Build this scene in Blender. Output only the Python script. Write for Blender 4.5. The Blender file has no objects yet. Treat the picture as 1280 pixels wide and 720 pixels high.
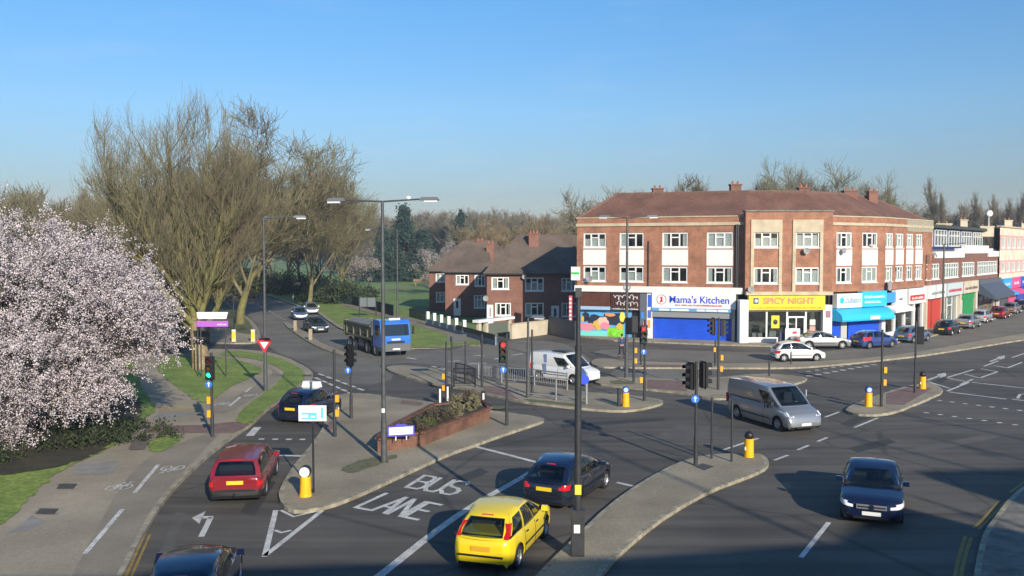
import bpy, bmesh, math, random
import numpy as np
from mathutils import Vector, Matrix
S = bpy.context.scene
COL = S.collection
PI = math.pi
# ------------------------------------------------------------------ camera, sky, sun, exposure
FPX, CH, YH = 1120.0, 8.2, 312.0
PITCH = math.atan((360 - YH) / FPX)
cd = bpy.data.cameras.new('camera'); cam = bpy.data.objects.new('camera', cd); COL.objects.link(cam)
cd.sensor_width = 36; cd.lens = FPX / 1280 * 36; cd.clip_start = .1; cd.clip_end = 5000
cam.location = (0, 0, CH); cam.rotation_euler = (PI / 2 - PITCH, 0, 0); S.camera = cam
SUN_EL, SUN_AZ = 21.0, (.39, -.92)
n_ = math.hypot(*SUN_AZ); SX, SY = SUN_AZ[0] / n_, SUN_AZ[1] / n_
TEL = math.tan(math.radians(SUN_EL))
w = bpy.data.worlds.new('World'); S.world = w; w.use_nodes = True
nt = w.node_tree; bg = nt.nodes['Background']
sky = nt.nodes.new('ShaderNodeTexSky'); sky.sky_type = 'NISHITA'; sky.sun_disc = False
sky.sun_elevation = math.radians(SUN_EL); sky.sun_rotation = math.atan2(SX, SY)
sky.air_density = 1.0; sky.dust_density = .2; sky.ozone_density = 4.0; sky.altitude = 50
bg.inputs['Strength'].default_value = .15
hs = nt.nodes.new('ShaderNodeHueSaturation'); hs.inputs['Saturation'].default_value = 1.22; hs.inputs['Value'].default_value = 1.0
nt.links.new(sky.outputs[0], hs.inputs['Color'])
# thin haze towards the horizon
tcw = nt.nodes.new('ShaderNodeTexCoord'); sz_ = nt.nodes.new('ShaderNodeSeparateXYZ'); nt.links.new(tcw.outputs['Generated'], sz_.inputs[0])
cr_ = nt.nodes.new('ShaderNodeValToRGB'); nt.links.new(sz_.outputs[2], cr_.inputs[0]); ce = cr_.color_ramp.elements
ce[0].position = 0; ce[0].color = (.51, .43, .47, 1); ce[1].position = .30; ce[1].color = (1, .88, .84, 1)
for p_, c_ in ((.06, (.52, .44, .44)), (.15, (.83, .70, .66))): e_ = ce.new(p_); e_.color = (*c_, 1)
vm = nt.nodes.new('ShaderNodeVectorMath'); vm.operation = 'MULTIPLY'; nt.links.new(hs.outputs[0], vm.inputs[0]); nt.links.new(cr_.outputs[0], vm.inputs[1])
# a few faint wisps of cloud low in the sky
mpw = nt.nodes.new('ShaderNodeMapping'); mpw.inputs['Scale'].default_value = (5, 5, 30); nt.links.new(tcw.outputs['Generated'], mpw.inputs['Vector'])
nw = nt.nodes.new('ShaderNodeTexNoise'); nw.inputs['Scale'].default_value = 1.3; nw.inputs['Detail'].default_value = 6; nt.links.new(mpw.outputs[0], nw.inputs['Vector'])
rw_ = nt.nodes.new('ShaderNodeMapRange'); rw_.inputs[1].default_value = .56; rw_.inputs[2].default_value = .78; rw_.inputs[3].default_value = 0; rw_.inputs[4].default_value = .07; nt.links.new(nw.outputs['Fac'], rw_.inputs[0])
mw = nt.nodes.new('ShaderNodeMix'); mw.data_type = 'RGBA'; nt.links.new(rw_.outputs[0], mw.inputs[0]); nt.links.new(vm.outputs[0], mw.inputs[6]); mw.inputs[7].default_value = (4.6, 4.5, 4.7, 1)
nt.links.new(mw.outputs[2], bg.inputs[0])
sl = bpy.data.lights.new('sun', 'SUN'); so = bpy.data.objects.new('sun', sl); COL.objects.link(so)
sl.energy = 4.6; sl.angle = math.radians(.5); sl.color = (1, .91, .77)
so.rotation_euler = Vector((-SX, -SY, -TEL)).to_track_quat('-Z', 'Y').to_euler()
so.location = (20, -20, 40)
S.view_settings.view_transform = 'Standard'; S.view_settings.look = 'None'
S.view_settings.exposure = .40; S.view_settings.gamma = 1
S.render.engine = 'CYCLES'

# ------------------------------------------------------------------ pixel -> world helpers
cp, sp_ = math.cos(PITCH), math.sin(PITCH)
def G(px, py, z=0.0):
    """point of the plane at height z seen in photo pixel px, py (1280 x 720)"""
    u = -(py - 360) / FPX; dx = (px - 640) / FPX
    dy = cp + sp_ * u; dz = -sp_ + cp * u
    t = (z - CH) / dz
    return (dx * t, dy * t)
def Hof(x, y, py):
    """height of the point above x, y that is seen at row py"""
    u = -(py - 360) / FPX
    return CH + y * (-sp_ + cp * u) / (cp + sp_ * u)
def XY(px, y, z=0):
    return (px - 640) / FPX * (y * cp - (z - CH) * sp_)
def GL(pts, z=0.0): return [G(a, b, z) for a, b in pts]

# ------------------------------------------------------------------ materials
MATS = {}
def mat(name, col, rough=.7, metal=0, var=0, scale=4, col2=None, bump=0, spec=.5, emit=None, es=0, coat=0, detail=6, det2=None, bscale=None):
    if name in MATS: return MATS[name]
    m = bpy.data.materials.new(name); m.use_nodes = True
    N, L = m.node_tree.nodes, m.node_tree.links
    b = N['Principled BSDF']
    c = (*col, 1)
    b.inputs['Base Color'].default_value = c; b.inputs['Roughness'].default_value = rough
    b.inputs['Metallic'].default_value = metal; b.inputs['Specular IOR Level'].default_value = spec
    if coat: b.inputs['Coat Weight'].default_value = coat; b.inputs['Coat Roughness'].default_value = .04
    if emit: b.inputs['Emission Color'].default_value = (*emit, 1); b.inputs['Emission Strength'].default_value = es
    if var or col2 or bump:
        g = N.new('ShaderNodeNewGeometry')
        t = N.new('ShaderNodeTexNoise'); t.inputs['Scale'].default_value = scale; t.inputs['Detail'].default_value = detail
        L.new(g.outputs['Position'], t.inputs['Vector'])
        r = N.new('ShaderNodeValToRGB'); e = r.color_ramp.elements
        e[0].position, e[1].position = .33, .67
        if col2: e[0].color, e[1].color = c, (*col2, 1)
        else:
            e[0].color = (*[max(0, k * (1 - var)) for k in col], 1); e[1].color = (*[min(1, k * (1 + var)) for k in col], 1)
        L.new(t.outputs['Fac'], r.inputs['Fac']); out = r.outputs['Color']
        if det2:
            t2 = N.new('ShaderNodeTexNoise'); t2.inputs['Scale'].default_value = det2[0]; t2.inputs['Detail'].default_value = 3
            L.new(g.outputs['Position'], t2.inputs['Vector'])
            mr = N.new('ShaderNodeMapRange'); mr.inputs[1].default_value = .3; mr.inputs[2].default_value = .7
            mr.inputs[3].default_value = 1 - det2[1]; mr.inputs[4].default_value = 1 + det2[1]
            L.new(t2.outputs['Fac'], mr.inputs[0])
            mx = N.new('ShaderNodeVectorMath'); mx.operation = 'SCALE'
            L.new(out, mx.inputs[0]); L.new(mr.outputs[0], mx.inputs['Scale']); out = mx.outputs[0]
        L.new(out, b.inputs['Base Color'])
        if bump:
            bp = N.new('ShaderNodeBump'); bp.inputs['Strength'].default_value = bump; bp.inputs['Distance'].default_value = .02
            tb = N.new('ShaderNodeTexNoise'); tb.inputs['Scale'].default_value = bscale or scale * 12; tb.inputs['Detail'].default_value = 3
            L.new(g.outputs['Position'], tb.inputs['Vector'])
            L.new(tb.outputs['Fac'], bp.inputs['Height']); L.new(bp.outputs[0], b.inputs['Normal'])
    MATS[name] = m; return m

def brick_mat(name, c1, c2, mortar, var=.25):
    if name in MATS: return MATS[name]
    m = bpy.data.materials.new(name); m.use_nodes = True; N, L = m.node_tree.nodes, m.node_tree.links
    b = N['Principled BSDF']; b.inputs['Roughness'].default_value = .85
    tc = N.new('ShaderNodeTexCoord'); sep = N.new('ShaderNodeSeparateXYZ'); L.new(tc.outputs['Object'], sep.inputs[0])
    ad = N.new('ShaderNodeMath'); ad.operation = 'ADD'; L.new(sep.outputs[0], ad.inputs[0]); L.new(sep.outputs[1], ad.inputs[1])
    cm = N.new('ShaderNodeCombineXYZ'); L.new(ad.outputs[0], cm.inputs[0]); L.new(sep.outputs[2], cm.inputs[1])
    br = N.new('ShaderNodeTexBrick'); L.new(cm.outputs[0], br.inputs['Vector'])
    br.inputs['Color1'].default_value = (*c1, 1); br.inputs['Color2'].default_value = (*c2, 1); br.inputs['Mortar'].default_value = (*mortar, 1)
    br.inputs['Scale'].default_value = 1; br.inputs['Brick Width'].default_value = .225; br.inputs['Row Height'].default_value = .075
    br.inputs['Mortar Size'].default_value = .007; br.inputs['Bias'].default_value = -.2
    t = N.new('ShaderNodeTexNoise'); t.inputs['Scale'].default_value = .9; t.inputs['Detail'].default_value = 7; t.inputs['Roughness'].default_value = .65
    L.new(tc.outputs['Object'], t.inputs['Vector'])
    mr = N.new('ShaderNodeMapRange'); mr.inputs[1].default_value = .3; mr.inputs[2].default_value = .7
    mr.inputs[3].default_value = 1 - var; mr.inputs[4].default_value = 1 + var; L.new(t.outputs['Fac'], mr.inputs[0])
    v = N.new('ShaderNodeVectorMath'); v.operation = 'SCALE'; L.new(br.outputs['Color'], v.inputs[0]); L.new(mr.outputs[0], v.inputs['Scale'])
    L.new(v.outputs[0], b.inputs['Base Color']); MATS[name] = m; return m

def asphalt_mat():
    m = bpy.data.materials.new('asphalt'); m.use_nodes = True; N, L = m.node_tree.nodes, m.node_tree.links
    b = N['Principled BSDF']; b.inputs['Roughness'].default_value = .82; b.inputs['Specular IOR Level'].default_value = .35
    g = N.new('ShaderNodeNewGeometry')
    def noise(sc, det, vec=None, rough=.5):
        t = N.new('ShaderNodeTexNoise'); t.inputs['Scale'].default_value = sc; t.inputs['Detail'].default_value = det; t.inputs['Roughness'].default_value = rough
        L.new(vec or g.outputs['Position'], t.inputs['Vector']); return t.outputs['Fac']
    r = N.new('ShaderNodeValToRGB'); e = r.color_ramp.elements
    e[0].position, e[1].position = .3, .72; e[0].color = (.062, .056, .047, 1); e[1].color = (.150, .134, .108, 1)
    L.new(noise(.11, 8, rough=.6), r.inputs['Fac'])
    # streaks along the traffic: stretched noise
    mp = N.new('ShaderNodeMapping'); mp.inputs['Rotation'].default_value = (0, 0, math.radians(-52)); mp.inputs['Scale'].default_value = (.06, 1.3, 1)
    L.new(g.outputs['Position'], mp.inputs['Vector'])
    mr = N.new('ShaderNodeMapRange'); mr.inputs[1].default_value = .3; mr.inputs[2].default_value = .7; mr.inputs[3].default_value = .70; mr.inputs[4].default_value = 1.28
    L.new(noise(1, 4, mp.outputs[0]), mr.inputs[0])
    v = N.new('ShaderNodeVectorMath'); v.operation = 'SCALE'; L.new(r.outputs[0], v.inputs[0]); L.new(mr.outputs[0], v.inputs['Scale'])
    mr2 = N.new('ShaderNodeMapRange'); mr2.inputs[1].default_value = .35; mr2.inputs[2].default_value = .65; mr2.inputs[3].default_value = .8; mr2.inputs[4].default_value = 1.2
    L.new(noise(30, 3), mr2.inputs[0])
    v2 = N.new('ShaderNodeVectorMath'); v2.operation = 'SCALE'; L.new(v.outputs[0], v2.inputs[0]); L.new(mr2.outputs[0], v2.inputs['Scale'])
    # tar repair seams
    vo = N.new('ShaderNodeTexVoronoi'); vo.feature = 'DISTANCE_TO_EDGE'; vo.inputs['Scale'].default_value = .13; L.new(g.outputs['Position'], vo.inputs['Vector'])
    mr3 = N.new('ShaderNodeMapRange'); mr3.inputs[1].default_value = .004; mr3.inputs[2].default_value = .012; mr3.inputs[3].default_value = .7; mr3.inputs[4].default_value = 1
    L.new(vo.outputs['Distance'], mr3.inputs[0])
    v3 = N.new('ShaderNodeVectorMath'); v3.operation = 'SCALE'; L.new(v2.outputs[0], v3.inputs[0]); L.new(mr3.outputs[0], v3.inputs['Scale'])
    L.new(v3.outputs[0], b.inputs['Base Color'])
    bp = N.new('ShaderNodeBump'); bp.inputs['Strength'].default_value = .35; bp.inputs['Distance'].default_value = .01
    L.new(noise(60, 2), bp.inputs['Height']); L.new(bp.outputs[0], b.inputs['Normal'])
    MATS['asphalt'] = m; return m
ASPH = asphalt_mat()
PAVE = mat('pavement_flags', (.225, .19, .128), .9, scale=.35, col2=(.36, .305, .21), bump=.3, bscale=25, det2=(9, .14))
PATH = mat('path_tarmac', (.27, .228, .16), .9, scale=.3, col2=(.38, .32, .225), bump=.3, bscale=30, det2=(12, .12))
CYCLE = mat('cycle_tarmac', (.215, .185, .135), .9, scale=.5, col2=(.28, .24, .175), det2=(14, .12))
KERB = mat('kerb_stone', (.22, .195, .14), .9, scale=1.6, col2=(.38, .335, .24), det2=(5, .28))
RED_T = mat('red_tactile', (.20, .125, .105), .9, scale=3, var=.2)
BUFF_T = mat('buff_tactile', (.36, .27, .13), .9, scale=3, var=.2)
GRASS = mat('grass', (.125, .195, .03), .95, scale=.5, col2=(.225, .29, .055), bump=.8, bscale=18, det2=(5, .35))
GRASSB = mat('park_grass', (.12, .20, .04), .95, scale=.05, col2=(.19, .27, .065), det2=(.9, .3))
SOIL = mat('soil', (.028, .022, .014), .98, scale=1.4, col2=(.05, .045, .018), bump=1, bscale=12, det2=(6, .4))  # near black: the shade under the blossom tree is worked into this colour
WHITE = mat('road_paint', (.56, .54, .49), .8, scale=2.2, var=.22, det2=(18, .3))
YLINE = mat('yellow_paint', (.30, .20, .05), .8, scale=4, var=.2)
PATCH = mat('dark_patch', (.085, .08, .072), .9, scale=2, var=.2)
GALV = mat('galvanised', (.33, .34, .34), .5, .4, var=.15, scale=6)
POLE = mat('grey_pole', (.085, .088, .09), .55, .2, var=.2, scale=5)
BLACK = mat('black_metal', (.014, .014, .016), .45)
DARKG = mat('dark_metal', (.035, .037, .04), .5, var=.2, scale=5)
RUB = mat('rubber', (.018, .018, .018), .85)
CHROME = mat('chrome', (.75, .76, .78), .18, 1)
RIM = mat('alloy', (.5, .5, .51), .35, .7)
CGLASS = mat('car_glass', (.012, .018, .022), .04, spec=.9)
LAMP = mat('lamp_glass', (.8, .82, .85), .1, spec=.9)
REDL = mat('red_lens', (.55, .01, .012), .15, spec=.8)
AMBER = mat('amber_lens', (.8, .25, .02), .2)
PLATEY = mat('yellow_plate', (.8, .55, .02), .5)
PLATEW = mat('white_plate', (.75, .75, .72), .5)
PWHITE = mat('white_plastic', (.8, .8, .78), .5)
PYEL = mat('yellow_plastic', (.85, .46, .01), .45, var=.08, scale=5)
PORANGE = mat('orange_box', (.85, .38, .01), .5)
PBLUE = mat('sign_blue', (.02, .16, .6), .45)
WINW = mat('window_white', (.78, .78, .76), .5)
PANELW = mat('panel_white', (.78, .76, .72), .7, var=.05, scale=2)
STONE = mat('cream_stone', (.50, .42, .29), .85, var=.14, scale=1.5)
CREAM = mat('cream_render', (.55, .48, .36), .9, var=.12, scale=1)
DARKI = mat('dark_interior', (.02, .02, .022), .9)
CURT = mat('net_curtain', (.62, .62, .58), .9, var=.15, scale=6)
BRICK = brick_mat('red_brick', (.36, .145, .075), (.27, .10, .055), (.30, .22, .16), .38)
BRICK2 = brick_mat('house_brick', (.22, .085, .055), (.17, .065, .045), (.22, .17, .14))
BRICK3 = brick_mat('planter_brick', (.165, .062, .038), (.115, .048, .032), (.15, .125, .085), .6)
TILE = mat('red_tiles', (.13, .062, .042), .9, scale=.6, col2=(.20, .10, .068), det2=(6, .25), bump=.5, bscale=9)
TILE2 = mat('brown_tiles', (.10, .075, .055), .9, scale=.5, col2=(.155, .115, .085), det2=(6, .25), bump=.5, bscale=9)
def reflectance(N, L, base=.05):
    lw = N.new('ShaderNodeLayerWeight'); lw.inputs[0].default_value = .5
    p = N.new('ShaderNodeMath'); p.operation = 'POWER'; p.inputs[1].default_value = 4; L.new(lw.outputs['Facing'], p.inputs[0])
    a = N.new('ShaderNodeMath'); a.operation = 'MULTIPLY_ADD'; a.inputs[1].default_value = .9; a.inputs[2].default_value = base; L.new(p.outputs[0], a.inputs[0]); return a.outputs[0]
def glass_mat():
    m = bpy.data.materials.new('window_glass'); m.use_nodes = True; N, L = m.node_tree.nodes, m.node_tree.links
    N.remove(N['Principled BSDF']); o = N['Material Output']
    t = N.new('ShaderNodeBsdfTransparent'); t.inputs[0].default_value = (.82, .86, .86, 1)
    g = N.new('ShaderNodeBsdfGlossy'); g.inputs['Roughness'].default_value = .03
    mx = N.new('ShaderNodeMixShader'); L.new(reflectance(N, L), mx.inputs[0]); L.new(t.outputs[0], mx.inputs[1]); L.new(g.outputs[0], mx.inputs[2])
    L.new(mx.outputs[0], o.inputs['Surface']); MATS['window_glass'] = m; return m
GLASS = glass_mat()
def flat(name, col, rough=.6, **k): return mat(name, col, rough, **k)

# ------------------------------------------------------------------ mesh builder
class MB:
    def __init__(s, M=None): s.v = []; s.f = []; s.m = []; s.M = M; s.mi = 0
    def add(s, vs, fs, mi=None):
        o = len(s.v); s.v += [tuple(x) for x in vs]; s.f += [tuple(i + o for i in f) for f in fs]; s.m += [s.mi if mi is None else mi] * len(fs)
        return s
    def box(s, c, d, rz=0, mi=None, top=1.0, rx=0):
        hx, hy, hz = d[0] / 2, d[1] / 2, d[2] / 2; R = Matrix.Rotation(rz, 3, 'Z') @ Matrix.Rotation(rx, 3, 'X')
        vs = []
        for z, k in ((-hz, 1), (hz, top)):
            for x, y in ((-hx, -hy), (hx, -hy), (hx, hy), (-hx, hy)):
                p = R @ Vector((x * k, y * k, z)); vs.append((p.x + c[0], p.y + c[1], p.z + c[2]))
        return s.add(vs, [(0, 3, 2, 1), (4, 5, 6, 7), (0, 1, 5, 4), (1, 2, 6, 5), (2, 3, 7, 6), (3, 0, 4, 7)], mi)
    def bx(s, x0, x1, y0, y1, z0, z1, mi=None): return s.box(((x0 + x1) / 2, (y0 + y1) / 2, (z0 + z1) / 2), (x1 - x0, y1 - y0, z1 - z0), 0, mi)
    def cyl(s, p0, p1, r0, r1=None, n=12, mi=None, cap=True):
        r1 = r0 if r1 is None else r1; a, b = Vector(p0), Vector(p1); d = (b - a).normalized()
        u = d.orthogonal().normalized(); v_ = d.cross(u); vs = []
        for c, r in ((a, r0), (b, r1)):
            for i in range(n):
                t = 2 * PI * i / n; vs.append(c + u * (r * math.cos(t)) + v_ * (r * math.sin(t)))
        fs = [(i, (i + 1) % n, n + (i + 1) % n, n + i) for i in range(n)]
        if cap: fs += [tuple(range(n - 1, -1, -1)), tuple(range(n, 2 * n))]
        return s.add(vs, fs, mi)
    def tube(s, pts, r, n=6, mi=None):
        for a, b in zip(pts, pts[1:]): s.cyl(a, b, r, n=n, mi=mi)
        return s
    def sph(s, c, r, n=10, m=6, mi=None, sc=(1, 1, 1)):
        vs = []; fs = []
        for j in range(m + 1):
            ph = PI * j / m
            for i in range(n):
                t = 2 * PI * i / n; vs.append((c[0] + r * sc[0] * math.sin(ph) * math.cos(t), c[1] + r * sc[1] * math.sin(ph) * math.sin(t), c[2] + r * sc[2] * math.cos(ph)))
        for j in range(m):
            for i in range(n): fs.append((j * n + i, (j + 1) * n + i, (j + 1) * n + (i + 1) % n, j * n + (i + 1) % n))
        return s.add(vs, fs, mi)
    def prism(s, pts, z0, z1, mi=None, mtop=None):
        n = len(pts); a = sum(pts[i][0] * pts[(i + 1) % n][1] - pts[(i + 1) % n][0] * pts[i][1] for i in range(n))
        if a < 0: pts = pts[::-1]
        vs = [(x, y, z0) for x, y in pts] + [(x, y, z1) for x, y in pts]
        s.add(vs, [tuple(range(n - 1, -1, -1))] + [(i, (i + 1) % n, n + (i + 1) % n, n + i) for i in range(n)], mi)
        s.f.append(tuple(range(len(s.v) - n, len(s.v)))); s.m.append(s.m[-1] if mtop is None else mtop); return s
    def extr(s, pts, ax, a0, a1, mi=None):
        """polygon pts in the plane normal to ax ('x' gives (y,z), 'y' gives (x,z)) pushed from a0 to a1"""
        n = len(pts); f = (lambda a, p: (a, p[0], p[1])) if ax == 'x' else (lambda a, p: (p[0], a, p[1]))
        vs = [f(a0, p) for p in pts] + [f(a1, p) for p in pts]
        return s.add(vs, [tuple(range(n)), tuple(range(2 * n - 1, n - 1, -1))] + [(i, n + i, n + (i + 1) % n, (i + 1) % n) for i in range(n)], mi)
    def flat(s, pts, z, mi=None):
        n = len(pts); a = sum(pts[i][0] * pts[(i + 1) % n][1] - pts[(i + 1) % n][0] * pts[i][1] for i in range(n))
        if a < 0: pts = pts[::-1]
        return s.add([(x, y, z) for x, y in pts], [tuple(range(n))], mi)
    def build(s, name, mats, parent=None, smooth=0, mw=None):
        me = bpy.data.meshes.new(name); me.from_pydata(s.v, [], s.f)
        if not isinstance(mats, (list, tuple)): mats = [mats]
        for m in mats: me.materials.append(m)
        if len(mats) > 1: me.polygons.foreach_set('material_index', s.m)
        bm = bmesh.new(); bm.from_mesh(me); bmesh.ops.recalc_face_normals(bm, faces=bm.faces); bm.to_mesh(me); bm.free()
        if smooth:
            me.polygons.foreach_set('use_smooth', [True] * len(me.polygons)); me.set_sharp_from_angle(angle=math.radians(smooth))
        me.update(); o = bpy.data.objects.new(name, me); COL.objects.link(o)
        if parent is not None: o.parent = parent
        if s.M is not None: o.matrix_local = s.M
        return o
def tag(o, label=None, cat=None, group=None, kind=None):
    if label: o['label'] = label
    if cat: o['category'] = cat
    if group: o['group'] = group
    if kind: o['kind'] = kind
    return o
def thing(name, label, cat, loc=(0, 0, 0), rz=0, group=None):
    o = bpy.data.objects.new(name, None); COL.objects.link(o); o.empty_display_size = .3
    o.location = (loc[0], loc[1], loc[2] if len(loc) > 2 else 0); o.rotation_euler = (0, 0, rz)
    return tag(o, label, cat, group)
def copy_tree(o, parent=None, kids=True):
    c = o.copy(); COL.objects.link(c)
    for ch in o.children:
        d = copy_tree(ch, c)
    if parent is not None: c.parent = parent
    return c
def chaikin(pts, it=2, keep=()):
    for _ in range(it):
        q = []
        n = len(pts)
        for i in range(n):
            a, b = pts[i], pts[(i + 1) % n]
            q.append((a[0] * .75 + b[0] * .25, a[1] * .75 + b[1] * .25)); q.append((a[0] * .25 + b[0] * .75, a[1] * .25 + b[1] * .75))
        pts = q
    return pts
def inset(pts, d):
    n = len(pts); a = sum(pts[i][0] * pts[(i + 1) % n][1] - pts[(i + 1) % n][0] * pts[i][1] for i in range(n))
    if a < 0: pts = pts[::-1]
    out = []
    for i in range(n):
        p0, p1, p2 = Vector(pts[i - 1]), Vector(pts[i]), Vector(pts[(i + 1) % n])
        e1, e2 = (p1 - p0), (p2 - p1)
        if e1.length < 1e-6 or e2.length < 1e-6: continue
        e1.normalize(); e2.normalize(); n1, n2 = Vector((-e1.y, e1.x)), Vector((-e2.y, e2.x))
        b = n1 + n2
        if b.length < 1e-4: b = n1
        b.normalize(); k = min(1.6, 1 / max(.3, b.dot(n1))); out.append(tuple(p1 + b * d * k))
    return out
def dens(pts, step=1.2):
    out = []
    for a, b in zip(pts, pts[1:]):
        n = max(1, int(math.dist(a, b) / step))
        out += [(a[0] + (b[0] - a[0]) * i / n, a[1] + (b[1] - a[1]) * i / n) for i in range(n)]
    return out + [pts[-1]]
def ribbon(mb, pts, wd, z, mi=None):
    L_, R_ = [], []
    for i, p in enumerate(pts):
        a = Vector(pts[max(0, i - 1)]); b = Vector(pts[min(len(pts) - 1, i + 1)]); d = (b - a).normalized(); nrm = Vector((-d.y, d.x)) * wd / 2
        L_.append((p[0] + nrm.x, p[1] + nrm.y, z)); R_.append((p[0] - nrm.x, p[1] - nrm.y, z))
    n = len(pts); mb.add(L_ + R_, [(i, n + i, n + i + 1, i + 1) for i in range(n - 1)], mi); return mb
def smoothline(pts, it=2):
    for _ in range(it):
        q = [pts[0]]
        for a, b in zip(pts, pts[1:]): q += [(a[0] * .75 + b[0] * .25, a[1] * .75 + b[1] * .25), (a[0] * .25 + b[0] * .75, a[1] * .25 + b[1] * .75)]
        pts = q + [pts[-1]]
    return pts

# ------------------------------------------------------------------ ground, road, pavements
KH = .12
g = MB().flat([(-1200, -150), (1200, -150), (1200, 1500), (-1200, 1500)], -.07).build('ground', GRASSB); tag(g, kind='structure')
road_pts = [(-60, -40), (80, -40), (120, 40), (190, 190), (150, 200), (105, 172), (72, 130), (52, 108), (38, 96), (4, 96), (4, 88), (-6, 86)] + \
    GL([(585, 431), (560, 434), (512, 436), (470, 428), (426, 410), (408, 398), (400, 392), (363, 379), (338, 370), (304, 363), (285, 359.5), (255, 357), (255, 362), (262, 368)]) + GL([(-150, 405), (-600, 425)])
o = MB().flat(road_pts, 0).build('road', ASPH); tag(o, kind='structure')

def pavement(name, px, it=1, top=PAVE, world=None, h=KH, kw=.15):
    pts = chaikin(GL(px, h) if world is None else world, it)
    MB().prism(pts, -.03, h).build(name + '_kerb', KERB)['kind'] = 'structure'
    q = MB().flat(inset(pts, kw), h + .004).build(name, top); tag(q, kind='structure'); return pts
# left pavement with the cycle path
PL = [(60, 860), (120, 775), (153, 720), (178, 667), (209, 618), (249, 578), (276, 556), (300, 539), (316, 529), (328, 516), (352, 498), (376, 484), (392, 472), (390, 463), (376, 455), (360, 447), (337, 440), (310, 437), (285, 436), (150, 436), (-260, 440), (-420, 470), (-420, 860)]
pavement('pavement', PL, top=PATH)
PT = [(-300, 421), (180, 425), (285, 428.5), (318, 428.5), (326, 424), (325, 415), (320, 406), (313, 398.5), (302, 391.5), (291, 384), (283, 376), (262, 374), (200, 377), (-200, 392)]
pavement('pavement', PT)
PC = [(348, 612), (349, 624), (357, 634), (371, 638.5), (409, 633), (449, 618), (507, 591), (560, 567), (592, 556), (637, 540), (668, 530), (683, 524.5), (672, 520.5), (640, 516), (610, 512), (580, 507.5), (546, 503), (489, 496), (455, 491), (426, 492), (414, 499), (409, 512), (404, 533), (396, 546), (380, 566), (366, 582)]
pavement('traffic_island', PC)
PR_ = [(481, 459), (495, 456), (525, 458), (555, 463), (580, 468.5), (610, 473), (657, 479), (696, 485), (734, 490), (790, 494), (822, 498), (831, 502), (822, 506), (798, 511.4), (775, 513.4), (731, 510.5), (690, 506), (656, 502), (640, 499), (599, 490), (580, 485), (552, 481), (517, 473.5), (489, 464.5)]
pavement('traffic_island', PR_)
PF = [(742, 474), (748, 470), (800, 472), (860, 474), (905, 471), (940, 467), (965, 467), (1000, 470), (1012, 474), (985, 482), (930, 494), (905, 498), (884, 497), (859, 491), (809, 486), (770, 482.5), (745, 479)]
pavement('traffic_island', PF)
PS = [(948, 566), (958, 571), (962, 579), (954, 587), (931, 596.5), (888, 612), (838, 640), (799, 669), (760, 705), (735, 745), (700, 830), (590, 830), (630, 760), (683, 705), (720, 669), (760, 631), (799, 603), (849, 576), (888, 567)]
pavement('traffic_island', PS)
PD = [(1055, 511), (1063, 515.5), (1077, 518), (1105, 517.5), (1127, 512), (1140, 506), (1160, 498), (1181, 489), (1172, 481), (1160, 477.5), (1140, 481), (1119, 486), (1105, 491), (1075, 501)]
pavement('traffic_island', PD)
PM = [(354, 402), (362, 403.5), (388, 419), (402, 429), (430, 440), (442, 446), (424, 443), (400, 434.5), (383, 425.5), (366, 414), (358, 408)]
pavement('median', PM)
# the long strip between the main road and the shops' service road, and the shop forecourt
SV = [(738, 452), (742, 456.5), (760, 459), (885, 459.3), (980, 459.6), (1022, 457.5), (1077, 452.5), (1140, 445.5), (1160, 443), (1222, 433.5), (1264, 426.5), (1300, 421.5), (1420, 408), (1420, 402), (1300, 413.5), (1254, 420.5), (1191, 431.5), (1140, 441), (1060, 449.5), (985, 453), (885, 454), (820, 452.5), (760, 448), (745, 448)]
pavement('pavement', SV)
FW = [(5.2, 81.5), (21, 74.8), (28.5, 75.2), (35.6, 79.4), (44.8, 90.2), (64.5, 114.8), (86, 142), (118, 180), (105, 185), (60, 130), (36, 98), (2, 98)]
pavement('pavement', None, world=FW)
# near-right pavement
PN = [(1420, 590), (1330, 590), (1283, 604), (1262, 621), (1244, 645), (1230, 663), (1222, 690), (1216, 725), (1210, 800), (1240, 860), (1800, 860), (1800, 640)]
pavement('pavement', PN, top=mat('paving_slabs', (.14, .125, .10), .9, scale=2.5, col2=(.24, .215, .17), det2=(1.2, .2)))  # slab colour lowered to deepen the shade that falls here

def patch(name, px, m, z=KH + .01, it=1, kind='structure'):
    pts = chaikin(GL(px, z), it)
    if name in ('grass', 'soil', 'weeds'):   # ragged edge
        rj = random.Random(int(abs(px[0][0]) * 7 + px[0][1])); pts = dens(pts + [pts[0]], .22)[:-1]; k_ = .05 if name == 'grass' else .09; pts = [(x + rj.gauss(0, k_), y + rj.gauss(0, k_ * 1.3)) for x, y in pts]
    o = MB().flat(pts, z).build(name, m); tag(o, kind=kind); return o
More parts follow.
